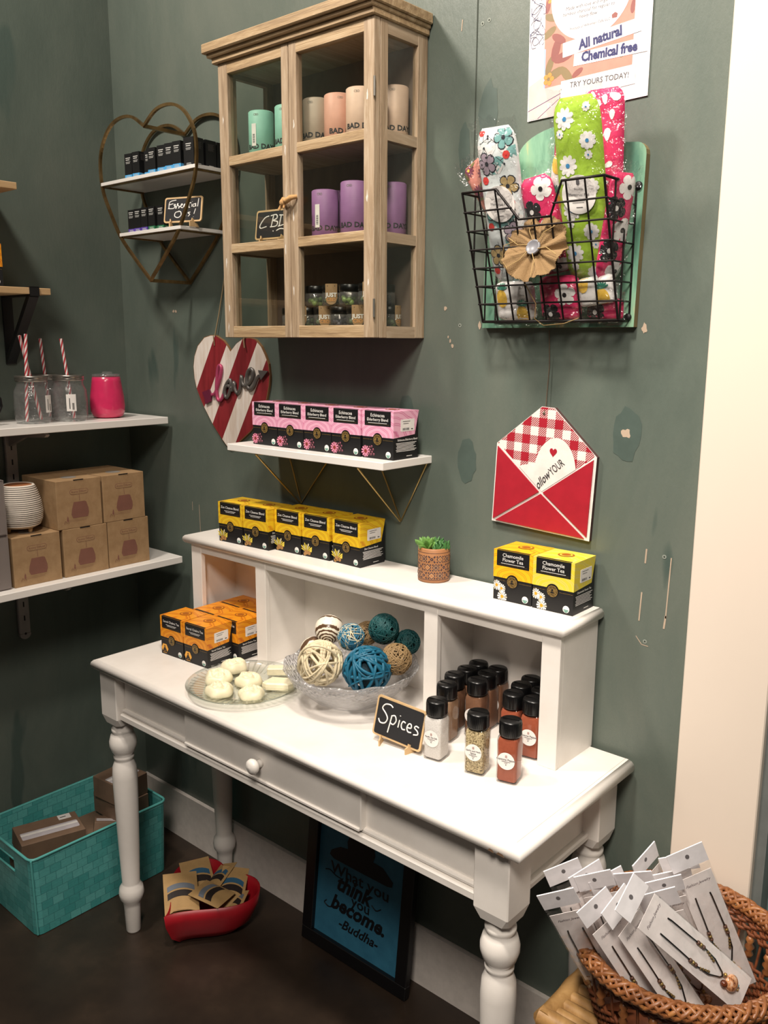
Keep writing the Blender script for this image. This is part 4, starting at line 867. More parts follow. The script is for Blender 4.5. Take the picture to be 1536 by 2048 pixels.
for k in range(5): a = 2*pi*k/5; pz(circ(.0045, 8, 1.412+.007*cos(a), 1.998+.007*sin(a)), 7, 5.8)
pz(circ(.078, 48, 1.490, 2.126, .076), 0, 6.2)
for k, (tx_, sz_, zz) in enumerate((('Made with love and organic', .0080, 2.106), ('bamboo charcoal for regular to', .0078, 2.0975), ('heavy flow', .0080, 2.089))): b.text(tx_, sz_, FP, 8, .0006, 1.486, zz, rot=-1, shear=.15)
b.text('Product of 4Women Cafe LLC', .0062, FP, 8, .0006, 1.490, 2.073, rot=1); pz([(1.532, 2.073), (1.541, 2.073), (1.542, 2.079), (1.537, 2.082), (1.531, 2.079)], 6, 7)
pz([(1.4395, 2.0285), (1.5865, 2.0425), (1.5855, 2.0645), (1.4385, 2.0524)], 0, 7); pz([(1.4615, 2.0105), (1.5990, 2.0090), (1.5985, 2.0320), (1.4625, 2.0306)], 0, 8)
b.text('All natural', .0220, FP, 2, .00075, 1.5115, 2.0465, rot=5.5, offset=.0010, sx=.88); b.text('Chemical free', .0215, FP, 2, .00075, 1.529, 2.0210, rot=-1.0, offset=.0010, sx=.86)
pz([(1.4380, 1.9560), (1.580, 1.9620), (1.580, 1.9930), (1.4380, 1.9900)], 9, 6); b.text('TRY YOURS TODAY!', .0128, FP, 8, .00075, 1.5125, 1.9790, rot=-1.3, sx=.95)
b.build('printed_sheet', [pm('poster_paper', '#ece5e6', .4), pm('blush_print', '#e7bcb8', .5), pm('navy_print', '#2d2f63', .5), pm('salmon_print', '#cc8878', .5), pm('pale_blue_print', '#9fb2d8', .5), pm('olive_leaf_print', '#857251', .5), pm('plum_flower_print', '#8f5550', .5), pm('amber_flower_print', '#d19248', .5), pm('poster_grey_ink', '#4d4b52', .6), pm('poster_grey_strip', '#d9d4d4', .5)], ps)

# ------------------------------------------------------------------ wire wall basket on a painted board
wb = thing('wire_wall_basket', 'black wire basket on a distressed green board with burlap flower', 'basket', (0, 0, 0))
bp = [(1.289, 1.560), (1.609, 1.560), (1.614, 1.845)]
bp += [(1.594+.020*cos(a), 1.846+.020*sin(a)) for a in [radians(20*i) for i in range(1, 5)]]+[(1.575, 1.868), (1.558, 1.869)]
bp += [(1.458+.098*cos(a), 1.868+.046*sin(a)) for a in [radians(9*i) for i in range(1, 20)]]+[(1.345, 1.869), (1.322, 1.868), (1.302, 1.860), (1.294, 1.845)]
MB().prism(bp, .014, 0, front(.0115), 1).build('painted_board', [pm('distressed_mint_paint', '#6c9a80', .6, var=((9, 9, 2.5), 2.2, [(.36, '#4f7d69'), (.52, '#7aa68b'), (.62, '#86ab8c'), (.68, '#bfb583')])), pm('board_side', '#8a7a55', .7)], wb)
def yw(z): return -.045-(z-1.571)*.3333
WX0, WX1, WZ0, WZ1 = 1.320, 1.600, 1.571, 1.796
def ztop(x):
    P_ = [(1.30, 1.796), (1.392, 1.796), (1.431, 1.744), (1.494, 1.744), (1.523, 1.796), (1.7, 1.796)]
    for (a, za), (c, zc) in zip(P_, P_[1:]):
        if a <= x <= c: return za+(zc-za)*(x-a)/(c-a)
b = MB(); r = .0017
for k in range(9):
    x = WX0+(WX1-WX0)*k/8; zt = ztop(x); b.tube([(x, yw(WZ0), WZ0), (x, yw(zt), zt)], r if 0 < k < 8 else .0022, 6)
for k in range(1, 8):
    z = WZ0+.0321*k
    segs = [(WX0, WX1)] if z < 1.744 else [(WX0, 1.392+(1.796-z)/.052*.039), (1.523-(1.796-z)/.052*.029, WX1)]
    if k < 7:
        for a, c in segs: b.tube([(a-.003, yw(z)-.001, z), (c+.003, yw(z)-.001, z)], r, 6)
    for xs_ in (WX0, WX1): b.tube([(xs_, yw(z), z), (xs_, -.003, z)], r, 6)
b.tube([(WX0, -.003, 1.796), (WX0, yw(1.796), 1.796), (1.392, yw(1.796), 1.796), (1.431, yw(1.744), 1.744), (1.494, yw(1.744), 1.744), (1.523, yw(1.796), 1.796), (WX1, yw(1.796), 1.796), (WX1, -.003, 1.796)], .0024, 6)
b.tube([(WX0, -.003, WZ0), (WX0, yw(WZ0), WZ0), (WX1, yw(WZ0), WZ0), (WX1, -.003, WZ0), (WX0, -.003, WZ0)], .0026, 6)
for xs_ in (WX0, WX1):
    b.tube([(xs_, -.003, WZ0), (xs_, -.003, 1.796)], .002, 6)
    for fy in (.33, .66): y = yw(1.796)*fy; zb = WZ0 if y > yw(WZ0) else WZ0+(-.045-y)/.3333; b.tube([(xs_, y, zb), (xs_, y, 1.796)], r, 6)
for k in range(1, 8): x = WX0+(WX1-WX0)*k/8; b.tube([(x, yw(WZ0), WZ0), (x, -.003, WZ0)], r, 6)
b.build('wire_cage', pm('dark_iron_wire', '#1c1716', .45, .5), wb)
for x, z in ((WX1+.004, 1.795), (WX1-.002, 1.577), (WX0-.004, 1.795)): MB().lathe([(0, 0), (.0065, 0), (.0065, .0035), (.005, .005), (0, .005)], 16, M=front(-.0028, x, z)).build('bolt', M_black, wb)
# burlap flower
def burlap():
    b = MB(); nr, na = 10, 96; R = .0590; v = []; f = []
    for i in range(nr+1):
        for j in range(na):
            a = 2*pi*j/na; q = i/nr; fold = .0085*q*(1-.25*q)*sin(8*a+.8*sin(3*a))+.0025*q*sin(19*a+1); rr = R*q*(1+.05*sin(2*a+1)+(.02*sin(29*a) if i == nr else 0))
            v.append((rr*cos(a+.15*q), rr*sin(a+.15*q), .006*(1-q)+.011*q+fold))
    f = [(i*na+j, (i+1)*na+j, (i+1)*na+(j+1) % na, i*na+(j+1) % na) for i in range(nr) for j in range(na)]
    b.add(v, f, 0, None, True); v2 = [(x, y, z-.0015) for x, y, z in v]; b.add(v2, [q[::-1] for q in f], 0, None, True)
    for k in range(90):
        a = random.uniform(0, 2*pi); r0 = R*.97*(1+.05*sin(2*a+1)); z_ = .011+.0063*sin(8*(a-.15)); b.tube([(r0*cos(a), r0*sin(a), z_), ((r0+.004)*cos(a+.02), (r0+.004)*sin(a+.02), z_+random.uniform(-.002, .002))], .00035, 4)
    return b
m, t, p, o = nt('burlap_weave'); v_ = mp(t)
w1 = t.nodes.new('ShaderNodeTexWave'); w1.inputs['Scale'].default_value = 220; w1.inputs['Distortion'].default_value = 1.5; t.links.new(v_, w1.inputs['Vector'])
w2_ = t.nodes.new('ShaderNodeTexWave'); w2_.bands_direction = 'Y'; w2_.inputs['Scale'].default_value = 220; w2_.inputs['Distortion'].default_value = 1.5; t.links.new(v_, w2_.inputs['Vector'])
mm = t.nodes.new('ShaderNodeMath'); mm.operation = 'MULTIPLY'; t.links.new(w1.outputs['Fac'], mm.inputs[0]); t.links.new(w2_.outputs['Fac'], mm.inputs[1])
t.links.new(ramp(t, mm.outputs[0], [(.0, '#7d6240'), (.5, '#a98a60'), (1, '#c4a67c')]), p.inputs['Base Color']); p.inputs['Roughness'].default_value = .95; bump(t, p, mm.outputs[0], .8, .001)
FM = T(1.463, yw(1.69)-.006, 1.690) @ RX(-18.4+90)
FM = T(1.463, yw(1.69)-.005, 1.690) @ Matrix.Rotation(radians(18.4), 4, 'X').inverted() @ front(0)
burlap().build('burlap_flower', m, wb, M=FM)
MB().lathe([(0, 0), (.0125, 0), (.0140, .003), (.0135, .0055), (.0115, .0060), (.010, .0045), (0, .0045)], 28, M=T(0, 0, .012)).build('grey_button', pm('grey_button_plastic', '#76767c', .35), wb, M=FM)
b = MB()
for k in range(6):
    a0 = .7+k*1.05; b.tube([Vector((.012*cos(a0), .012*sin(a0), .018)), Vector((.03*cos(a0+.2), .03*sin(a0+.2), .021)), Vector((.055*cos(a0), .055*sin(a0), .021))], .0007, 5, M=FM)
b.tube([(1.42, -.118, 1.66), (1.405, -.112, 1.675), (1.41, -.116, 1.70), (1.44, -.125, 1.705)], .0007, 5)
b.tube([(1.44, -.09, 1.635), (1.455, -.075, 1.60), (1.447, -.065, 1.575), (1.46, -.055, 1.563), (1.50, -.052, 1.566), (1.53, -.055, 1.575)], .0008, 5)
b.build('loose_threads', pm('jute_thread', '#a78c5c', .9), wb)

# wrapped fabric pads
PK = {k: pm('print_'+k, c, .75) for k, c in dict(white='#eceae6', lime='#a3c83b', blue='#3f8fc4', pink='#d62a63', black='#191518', yellow='#ecc24a', pine='#2f7f68', teal='#7fb3b0', ink='#2c3038', tan='#b79f6d', red='#d8403a', mauve='#a99aa6', salmon='#d38d7e', plum='#7b3f52', olive='#6f7341', pale='#dfe7e6').items()}
PKN = list(PK)
def pad(kind, label, loc, w_, h, roll=0, lean=18.4, yaw=0, thick=.013, labeled=False, label_y=0.0, seed=0, wrap=True, bare=False, group='cloth pads in the wire basket'):
    rnd = random.Random(seed); M = T(*loc) @ RZ(yaw) @ RX(lean) @ RY(roll)
    t = thing('cloth_pad', label, 'cloth pad', group=group, M=M)
    base = dict(daisy='lime', pinkf='pink', pine='white', floral='pale', terra='salmon', pinkw='pink')[kind]
    def ws(v): return 1-.34*abs(v)**12
    def zs(x, y):
        v = max(-1, min(1, y/(h/2))); u = max(-1, min(1, x/(w_/2*ws(v)))); return thick*sqrt(max(0, (1-u**4)*(1-v**6)))+.0012*sin(90*y+20*x)*(1-u*u)
    b = MB(); nu, nv = 12, 26; F = front(0)
    for sgn in (1, -1):
        vs = []
        for j in range(nv+1):
            v = -1+2*j/nv
            for i in range(nu+1): u = sin(pi/2*(-1+2*i/nu)); x = u*w_/2*ws(v); y = v*h/2; vs.append((x, y, sgn*(zs(x, y) if sgn > 0 else .35*zs(x, y))))
        f = [(j*(nu+1)+i, j*(nu+1)+i+1, (j+1)*(nu+1)+i+1, (j+1)*(nu+1)+i) for j in range(nv) for i in range(nu)]
        b.add(vs, f if sgn > 0 else [q[::-1] for q in f], PKN.index(base), F, True)
    def dec(pts, col, lv=1):
        q = []
        for x, y in pts:
            lim = w_/2*ws(max(-1, min(1, y/(h/2))))*.97; q.append((max(-lim, min(lim, x)), max(-h*.485, min(h*.485, y))))
        A = sum(q[i][0]*q[(i+1) % len(q)][1]-q[(i+1) % len(q)][0]*q[i][1] for i in range(len(q)))
        if abs(A) < 1e-7: return
        cx = sum(p_[0] for p_ in q)/len(q); cy = sum(p_[1] for p_ in q)/len(q); n = len(q); e = .0003+.00025*lv
        q2 = [(cx+(x-cx)*.5, cy+(y-cy)*.5) for x, y in q]
        b.add([(cx, cy, zs(cx, cy)+e)]+[(x, y, zs(x, y)+e) for x, y in q2]+[(x, y, zs(x, y)+e) for x, y in q], [(0, 1+i, 1+(i+1) % n) for i in range(n)]+[(1+i, 1+n+i, 1+n+(i+1) % n, 1+(i+1) % n) for i in range(n)], PKN.index(col), F, True)
    def petal(cx, cy, a, r0, r1, wd, col, lv=1):
        c, s_ = cos(a), sin(a); L = r1-r0; pr_ = [(0, .25), (.3, .75), (.65, 1), (.9, .7), (1, 0), (.9, -.7), (.65, -1), (.3, -.75), (0, -.25)]
        dec([(cx+(r0+L*p_[0])*c-wd*p_[1]*s_, cy+(r0+L*p_[0])*s_+wd*p_[1]*c) for p_ in pr_], col, lv)
    def flower(cx, cy, R, n, wd, col, mid, a0=0, out=None):
        for i in range(n):
            a = a0+2*pi*i/n
            if out: petal(cx, cy, a, R*.1, R*1.10, wd*1.22, out, 1)
        for i in range(n): petal(cx, cy, a0+2*pi*i/n, R*.15, R, wd, col, 2 if out else 1)
        dec(circ(R*.22, 8, cx, cy), mid, 3)
    def line(x0, y0, x1, y1, wd=.0009, col='ink'):
        d = Vector((x1-x0, y1-y0)); n = Vector((-d.y, d.x)).normalized()*wd/2; dec([(x0+n.x, y0+n.y), (x0-n.x, y0-n.y), (x1-n.x, y1-n.y), (x1+n.x, y1+n.y)], col, 1)
    y = -h/2+.012
    k = rnd.randint(0, 1)
    if kind == 'daisy':
        while y < h/2-.005:
            x = (-.24 if k % 2 else .22)*w_+rnd.uniform(-.004, .004); flower(x, y, .0175 if k % 2 else .0145, 9, .0042, 'white', 'blue', rnd.uniform(0, 1))
            flower(-x*1.25, y+.014, .0075, 8, .0022, 'white', 'blue', rnd.uniform(0, 1)); y += .036; k += 1
    elif kind == 'pinkf':
        while y < h/2:
            x = (-.2 if k % 2 else .2)*w_; flower(x, y, .020, 5, .0085, 'black' if k % 2 else 'white', 'white' if k % 2 else 'black', rnd.uniform(0, 1)); y += .034; k += 1
    elif kind == 'pinkw':
        while y < h/2:
            x = rnd.uniform(-.3, .3)*w_; petal(x, y, rnd.uniform(0, 6), 0, .020, .006, 'white'); petal(-x, y+.008, rnd.uniform(0, 6), 0, .016, .005, 'white'); y += .024
    elif kind == 'pine':
        while y < h/2:
            x = (-.25 if k % 2 else .22)*w_+rnd.uniform(-.004, .004); dec([(x+.0125*cos(a), y+.017*sin(a)) for a in [2*pi*i/14 for i in range(14)]], 'yellow', 1)
            for i in range(7): petal(x+.002, y+.016, radians(20+23*i), 0, .013, .0018, 'pine', 2)
            y += .031; k += 1
    elif kind == 'terra':
        while y < h/2:
            x = rnd.uniform(-.35, .35)*w_; flower(x, y, .013, 12, .0020, 'plum', 'yellow', 0); petal(-x, y+.008, rnd.uniform(0, 6), 0, .017, .0045, 'olive'); petal(-x, y+.012, rnd.uniform(0, 6), 0, .015, .004, 'olive'); y += .022
    else:
        for q in range(int(h/.011)):
            x, yy = rnd.uniform(-.45, .45)*w_, rnd.uniform(-.48, .48)*h; dec([(x+.012*cos(a)*(1+.3*sin(3*a)), yy+.010*sin(a)) for a in [2*pi*i/10 for i in range(10)]], rnd.choice(('teal', 'white', 'white')), 0)
        for q in range(int(h/.012)):
            x, yy, a = rnd.uniform(-.4, .4)*w_, rnd.uniform(-.46, .46)*h, rnd.uniform(0, 6)
            line(x, yy, x+.020*cos(a), yy+.020*sin(a)); line(x+.01*cos(a), yy+.01*sin(a), x+.017*cos(a+.6), yy+.017*sin(a+.6)); dec(circ(.0022, 6, x+.020*cos(a), yy+.020*sin(a)), 'ink', 2)
        while y < h/2:
            x = (-.22 if k % 2 else .24)*w_; flower(x, y, .0185, 5, .0068, ('teal', 'tan', 'mauve')[k % 3], 'ink', rnd.uniform(0, 1), 'ink'); flower(-x*1.3, y+.012, .0070, 6, .0035, 'red', 'red', 0); y += .040; k += 1
    b.build('pad_fabric', [PK[k_] for k_ in PKN], t)
    if labeled:
        b = MB(); cs = circ(.0315, 30, 0, label_y); zt_ = thick+.0022; b.prism(cs, .0004, 0, F, z=zt_)
        b.text('Menstrual Pad', .0066, F, 1, zt_+.0008, 0, label_y, rot=-3); b.text('Reusable', .0045, F, 1, zt_+.0008, 0, label_y+.0095, rot=-3); b.lines(-.014, .014, [label_y-.008, label_y-.0105, label_y-.013], .0008, F, 1, zt_+.0008, .006)
        petal_ = [(-.003, label_y+.017), (0, label_y+.015), (.003, label_y+.017), (.003, label_y+.023), (0, label_y+.026), (-.003, label_y+.023)]; b.poly(petal_, 1, F, zt_+.0008); b.lines(-.006, .006, [label_y-.021], .0012, F, 1, zt_+.0008)
        b.build('round_label', [M_paper, pm('label_grey_ink', '#5b5a5c', .7)], t)
    if wrap:
        b = MB(); nu, nv = 9, 24; W_, H_ = w_/2+.007, h/2+.010; vs = []
        for j in range(nv+1):
            v = -1+2*j/nv
            for i in range(nu+1):
                u = -1+2*i/nu; x = u*W_+rnd.uniform(-1, 1)*.0012; yy = v*H_+(rnd.uniform(0, .012) if j == nv else rnd.uniform(-.001, .001)); edge = max(abs(u), abs(v))
                vs.append((x, yy, (zs(x, yy) if abs(x) < w_/2 and abs(yy) < h/2 else 0)+.0030+rnd.uniform(-1, 1)*.0016+(rnd.uniform(0, .006) if edge > .97 else 0)))
        b.add(vs, [(j*(nu+1)+i, j*(nu+1)+i+1, (j+1)*(nu+1)+i+1, (j+1)*(nu+1)+i) for j in range(nv) for i in range(nu)], 0, F, False)
        b.build('cellophane_wrapper', M_cello, t)
    return t
def pz_(x, z, off): return (x, yw(z)+off, z)
pad('floral', 'white floral cloth pad with round label standing in the wire basket', pz_(1.383, 1.772, .036), .082, .270, 1.5, labeled=True, label_y=.008, seed=1)
pad('daisy', 'lime daisy cloth pad with round label standing tallest in front', pz_(1.541, 1.782, .036), .086, .295, 1.5, labeled=True, label_y=-.002, seed=2)
pad('pinkf', 'hot pink cloth pad with black flowers showing behind the burlap flower', pz_(1.462, 1.735, .038), .066, .17, -8, seed=3)
pad('pinkw', 'hot pink and white cloth pad peeking above the lime one', (1.552, -.040, 1.852), .078, .19, 2, 8, seed=4)
pad('pinkw', 'hot pink cloth pad sticking up left of the lime one', (1.488, -.030, 1.812), .066, .16, 6, 10, seed=14)
pad('pine', 'pineapple cloth pad leaning behind the pink black-flowered one', pz_(1.492, 1.775, .054), .050, .15, 12, seed=5)
pad('pine', 'pineapple cloth pad folded at the bottom corner under the floral pad', (1.388, -.036, 1.609), .084, .072, 0, 14, seed=6)
pad('pinkf', 'pink cloth pad with white flower in the basket bottom below the burlap', (1.482, -.036, 1.612), .080, .078, 0, 14, seed=7)
pad('pine', 'pineapple cloth pad folded in the bottom under the lime pad', (1.555, -.040, 1.622), .072, .050, -8, 14, seed=8)
pad('pinkf', 'pink and black cloth pad lowest in the basket under the pineapple one', (1.563, -.020, 1.592), .068, .036, 4, 8, seed=9)
pad('pinkf', 'narrow pink flowered cloth pad along the basket end', (1.588, -.050, 1.725), .05, .170, 0, 12, 62, seed=10, thick=.008)
pad('daisy', 'lime daisy cloth pad corner peeping out behind the floral pad', (1.342, -.030, 1.835), .050, .12, 4, 6, seed=11, thick=.008)
pad('terra', 'terracotta print cloth pad tilted out at the basket corner', (1.336, -.060, 1.800), .050, .13, -28, 14, seed=12, thick=.007)

# ------------------------------------------------------------------ wall shelves on the left wall
def wall_bracket(name, label, y, z_top, x_len, colr, tip=True):
    t = thing(name, label, 'bracket', (0, 0, 0)); return t
M_std = pm('grey_white_enamel', '#a9a29d', .5)
sd = thing('shelf_standard', 'pale slotted upright rail on the wall behind the kraft boxes', 'bracket', (0, 0, 0))
b = MB().box(.0005, .012, -.377, -.345, .722, 1.300, bev=.002); b.prism([(-.361+.016*cos(a), .722+.016*sin(a)) for a in [radians(180+18*i) for i in range(11)]], .0115, 0, side(.0005))
b.poly(circ(.0035, 10, -.361, .722), 1, side(.0122), .0003)
for k in range(14): b.poly([(-.363, .76+k*.04), (-.359, .76+k*.04), (-.359, .775+k*.04), (-.363, .775+k*.04)], 1, side(.0122), .0003)
b.build('rail', [M_std, M_black], sd)
for z, xe in ((.9095, .262), (1.3012, .205)):
    b = MB().prism([(.012, z), (xe, z), (xe+.010, z-.006), (xe, z-.012), (.10, z-.020), (.012, z-.050)], .010, 0, front(-.356)); b.build('arm', M_std, sd)
s2_ = tag(MB().box(.0, .286, -1.55, -.0195, .910, .929, bev=.0012).build('wall_shelf', M_shelf), 'white wall shelf carrying the kraft diffuser boxes', 'shelf', 'white wall shelves')
s1_ = tag(MB().box(.0, .224, -1.55, -.0045, 1.3017, 1.3205, bev=.0012).build('wall_shelf', M_shelf), 'white wall shelf carrying the mason jars and pink tumbler', 'shelf', 'white wall shelves')
for z0, z1, xe, ye, n_, lb in ((1.645, 1.661, .152, -.2935, 'wooden_shelf', 'pale pine shelf with black strap bracket above the mason jars'), (1.893, 1.909, .152, -.3635, 'wooden_shelf', 'topmost pale pine shelf at the picture corner')):
    tag(MB().box(0, xe, -1.5, ye, z0, z1, bev=.001).build(n_, M_pine), lb, 'shelf', 'pine wall shelves')
t = thing('strap_bracket', 'black triangular strap bracket under the pale pine shelf', 'bracket', (0, 0, 0))
MB().box(.0005, .006, -.352, -.325, 1.468, 1.6445).build('wall_strap', M_black, t)
b = MB().prism([(.006, 1.472), (.006, 1.492), (.135, 1.642), (.150, 1.642), (.150, 1.638)], .025, 0, front(-.326)); b.build('diagonal_brace', M_black, t)
b = MB().box(.0005, .1555, -.351, -.326, 1.6405, 1.6445); b.box(.1525, .1560, -.351, -.326, 1.6405, 1.6625); b.box(.135, .156, -.351, -.326, 1.6615, 1.6640); b.build('shelf_clip', M_black, t)
tb = tea_box('sacral', 'orange and black tea box alone on the pale pine shelf', (.100, -.447, 1.6615), 78, None, False)
# mason jars
def mason(label, loc, rz, straws, sticker=True):
    t = thing('mason_jar', label, 'jar', loc, rz, 'mason jars with straws')
    R = .0450
    MB().lathe([(0, .003), (.030, .003), (.038, .0), (R-.004, .002), (R, .012), (R+.001, .05), (R-.001, .082), (R-.008, .096), (.0375, .102), (.0375, .112)], 40).build('glass_body', M_jarglass, t)
    MB().lathe([(.0385, .1065), (.0400, .108), (.0400, .112), (.0392, .1135), (.0402, .115), (.0402, .1185), (.0395, .121), (.030, .1215), (.026, .1205), (.007, .1205)], 36).build('metal_lid', pm('brushed_steel_lid', '#a59f98', .28, .9), t)
    for a, b_ in straws:
        A, B_ = Vector(a), Vector(b_); s_ = MB(); N = 60; d = (B_-A); L = d.length; d.normalize(); u = d.orthogonal().normalized(); v = d.cross(u); vs = []; r = .0042; S = 12
        for i in range(N+1):
            for k in range(S): an = 2*pi*k/S+ i*.35; vs.append(A+d*L*i/N+u*r*cos(an)+v*r*sin(an))
        for i in range(N):
            for k in range(S): s_.add([], []) if False else None
        s_.add(vs, [(i*S+k, i*S+(k+1) % S, (i+1)*S+(k+1) % S, (i+1)*S+k) for i in range(N) for k in range(S)], 0, None, True)
        for i in range(len(s_.mi)): s_.mi[i] = 1 if (i % S) % 4 < 2 else 0
        s_.build('striped_straw', [pm('straw_white', '#ece4e2', .45), pm('straw_red', '#c43a44', .45)], t)
    if sticker:
        fn = lambda p: ((R+.0015)*cos(p.x/R), (R+.0015)*sin(p.x/R), p.y); b = MB(); n = 6
        b.add([(-.012+.024*i/n, z, 0) for i in range(n+1) for z in (.028, .072)], [(2*i, 2*i+2, 2*i+3, 2*i+1) for i in range(n)], 0, fn=fn)
        fn = lambda p: ((R+.0019)*cos(p.x/R), (R+.0019)*sin(p.x/R), p.y)
        for k in range(10): z = .032+k*.0018; b.add([(.002, z, 0), (.007, z, 0), (.007, z+.0009, 0), (.002, z+.0009, 0)], [(0, 1, 2, 3)], 1, fn=fn)
        b.add([(-.005, .034, 0), (-.003, .034, 0), (-.003, .062, 0), (-.005, .062, 0)], [(0, 1, 2, 3)], 1, fn=fn)
        b.build('price_sticker', [M_paper, M_ink], t)
    return t
SZ = 1.3208
mason('mason jar with two crossed straws nearest the black mug', (.130, -.352, SZ), 30, [((-.005, .042, .006), (-.004, -.030, .222)), ((.0, -.03, .006), (.006, -.018, .226))])
mason('mason jar with one straw standing next to the pink tumbler', (.134, -.251, SZ), -24, [((0, .010, .006), (.0, -.012, .215))])
mason('mason jar hidden behind the other two with one straw', (.040, -.262, SZ), 10, [((.0, .004, .006), (.0, -.012, .215))], False)
t = thing('pink_tumbler', 'hot pink stemless tumbler with clear lid on the white shelf', 'tumbler', (.120, -.130, SZ))
MB().lathe([(0, 0), (.030, 0), (.040, .004), (.0455, .016), (.0470, .034), (.0450, .062), (.0395, .100), (.0375, .112), (.0365, .1125)], 48).build('steel_body', pm('gloss_pink_coating', '#cf2f5e', .25, .0, coat=.5), t)
b = MB().lathe([(.038, .1115), (.0385, .118), (.036, .1195), (.034, .116), (0, .116)], 36); b.box(-.008, .020, -.009, .009, .117, .126, 0, .002); b.build('clear_lid', M_jarglass, t)
t = thing('coffee_mug', 'black mug whose handle pokes in beside the mason jars', 'mug', (.130, -.505, SZ)); MB().lathe([(0, .003), (.036, .003), (.038, 0), (.040, .004), (.041, .09), (.039, .092), (.038, .006), (0, .006)], 36).build('mug_body', M_blackgloss, t)
MB().tube([(0, .040, .078), (0, .056, .078), (0, .068, .066), (0, .070, .048), (0, .062, .030), (0, .048, .020), (0, .039, .022)], .0042, 8).build('handle', M_blackgloss, t)
# kraft diffuser boxes
def kraft_box(label, loc):
    t = thing('diffuser_box', label, 'box', loc, 0, 'kraft diffuser boxes'); w_, d_, h = .1255, .175, .1255
    b = MB().box(-d_, 0, -w_/2, w_/2, 0, h, 0, .0008); F = side(0)
    b.prism(rrect(.052, .013, .006, 4, 0, .094), .0001, 1, F, z=.0002); b.prism(rrect(.050, .0112, .0055, 4, 0, .094), .0001, 0, F, z=.0005); b.text('Aroma Diffuser', .0082, F, 1, .0009, 0, .0942, sx=.85)
    b.poly([(-.0004, .0875), (.0006, .0875), (.0014, .0700), (.0002, .0700)], 1, F, .0003)
    b.poly([(-.016, .068), (.014, .068), (.019, .066), (.0245, .048), (.025, .036), (.021, .026), (-.020, .026), (-.0245, .036), (-.022, .050)], 1, F, .0003)
    b.lines(-.034, .020, [.0215, .018], .0005, F, 1, .0003, .01); b.stroke([(-.046, .014), (-.042, .022), (-.038, .016), (-.034, .020), (-.032, .013)], .0006, F, 1); b.poly([(-.038, .020), (-.033, .020), (-.033, .028), (-.035, .034), (-.037, .028)], 1, F, .0003)
    b.box(-.0006, .0007, -.014, .014, h-.002, h+.0004, 2); b.poly(circ(.020, 18, -.05, 0), 3, T(0, 0, h), .0004)
    b.build('carton', [M_kraft, M_kraftprint, M_black, pm('grey_seal_tape', '#8f8a84', .4)], t); return t
bz, bx = .9292, .2555
k0 = kraft_box('kraft diffuser box in the bottom row at the shelf end', (bx, -.170, bz))
dup(k0, 'kraft diffuser box in the middle of the bottom row', (bx+.001, -.2985, bz)); dup(k0, 'kraft diffuser box in the bottom row under the ribbed diffuser', (bx, -.432, bz))
dup(k0, 'kraft diffuser box of the upper row at the shelf end', (bx, -.178, bz+.1262)); dup(k0, 'kraft diffuser box of the upper row beside the ribbed diffuser', (bx, -.309, bz+.1262))
# ribbed diffuser
t = thing('aroma_diffuser', 'white ribbed aroma diffuser with wooden top and feet', 'diffuser', (.190, -.437, bz+.1262))
prof = [(0, .012), (.036, .012), (.047, .017)]; n = 20; mi_ = []
b = MB(); env = [(0, .047), (.15, .0535), (.35, .0555), (.6, .0530), (.85, .0460), (1, .040)]
def er(u):
    for (a, ra), (c, rc) in zip(env, env[1:]):
        if a <= u <= c: return ra+(rc-ra)*(u-a)/(c-a)
b.lathe([(0, .012), (.036, .012), (er(0), .018)], 48, 0)
for k in range(n):
    z0_, z1_ = .018+.100*k/n, .018+.100*(k+1)/n; r0_, r1_ = er(k/n), er((k+1)/n); zm = z0_+(z1_-z0_)*.68; rm = (r0_+r1_)/2
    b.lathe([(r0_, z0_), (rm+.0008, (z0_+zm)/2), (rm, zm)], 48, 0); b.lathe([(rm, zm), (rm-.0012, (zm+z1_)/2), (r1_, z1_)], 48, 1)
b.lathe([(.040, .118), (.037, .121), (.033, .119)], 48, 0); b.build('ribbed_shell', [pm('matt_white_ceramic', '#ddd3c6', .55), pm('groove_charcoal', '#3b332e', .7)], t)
MB().lathe([(.034, .118), (.030, .1205), (0, .1205)], 36).build('wooden_top', wood('walnut_top', '#7b4a2b', '#935b36', '#a66d44', (3, 3, 3)), t)
for a in (20, 140, 260): MB().lathe([(0, 0), (.0042, 0), (.0065, .014), (0, .014)], 12, M=T(.030*cos(radians(a)), .030*sin(radians(a)), 0)).build('foot', M_pine, t)
# translucent drawers
dw0 = None
for k, lb in enumerate(('lower frosted plastic drawer unit cut by the picture edge', 'upper frosted plastic drawer unit stacked on the other')):
    t = thing('storage_drawer', lb, 'drawer unit', (.255, -.503, bz+k*.1365), 0, 'frosted drawer units')
    b = MB(); 
    for a in ((-.22, 0, -.003, 0, 0, .135), (-.22, 0, -.26, -.257, 0, .135), (-.003, 0, -.257, -.003, 0, .135), (-.22, 0, -.257, -.003, .132, .135), (-.22, 0, -.257, -.003, 0, .003)): b.box(*a)
    b.build('frosted_case', M_frost, t); MB().lathe([(0, .004), (.04, .004), (.04, .1), (0, .1)], 24, M=T(-.09, -.08, 0)).build('pale_contents', pm('pale_roll', '#b9b7b2', .7), t)

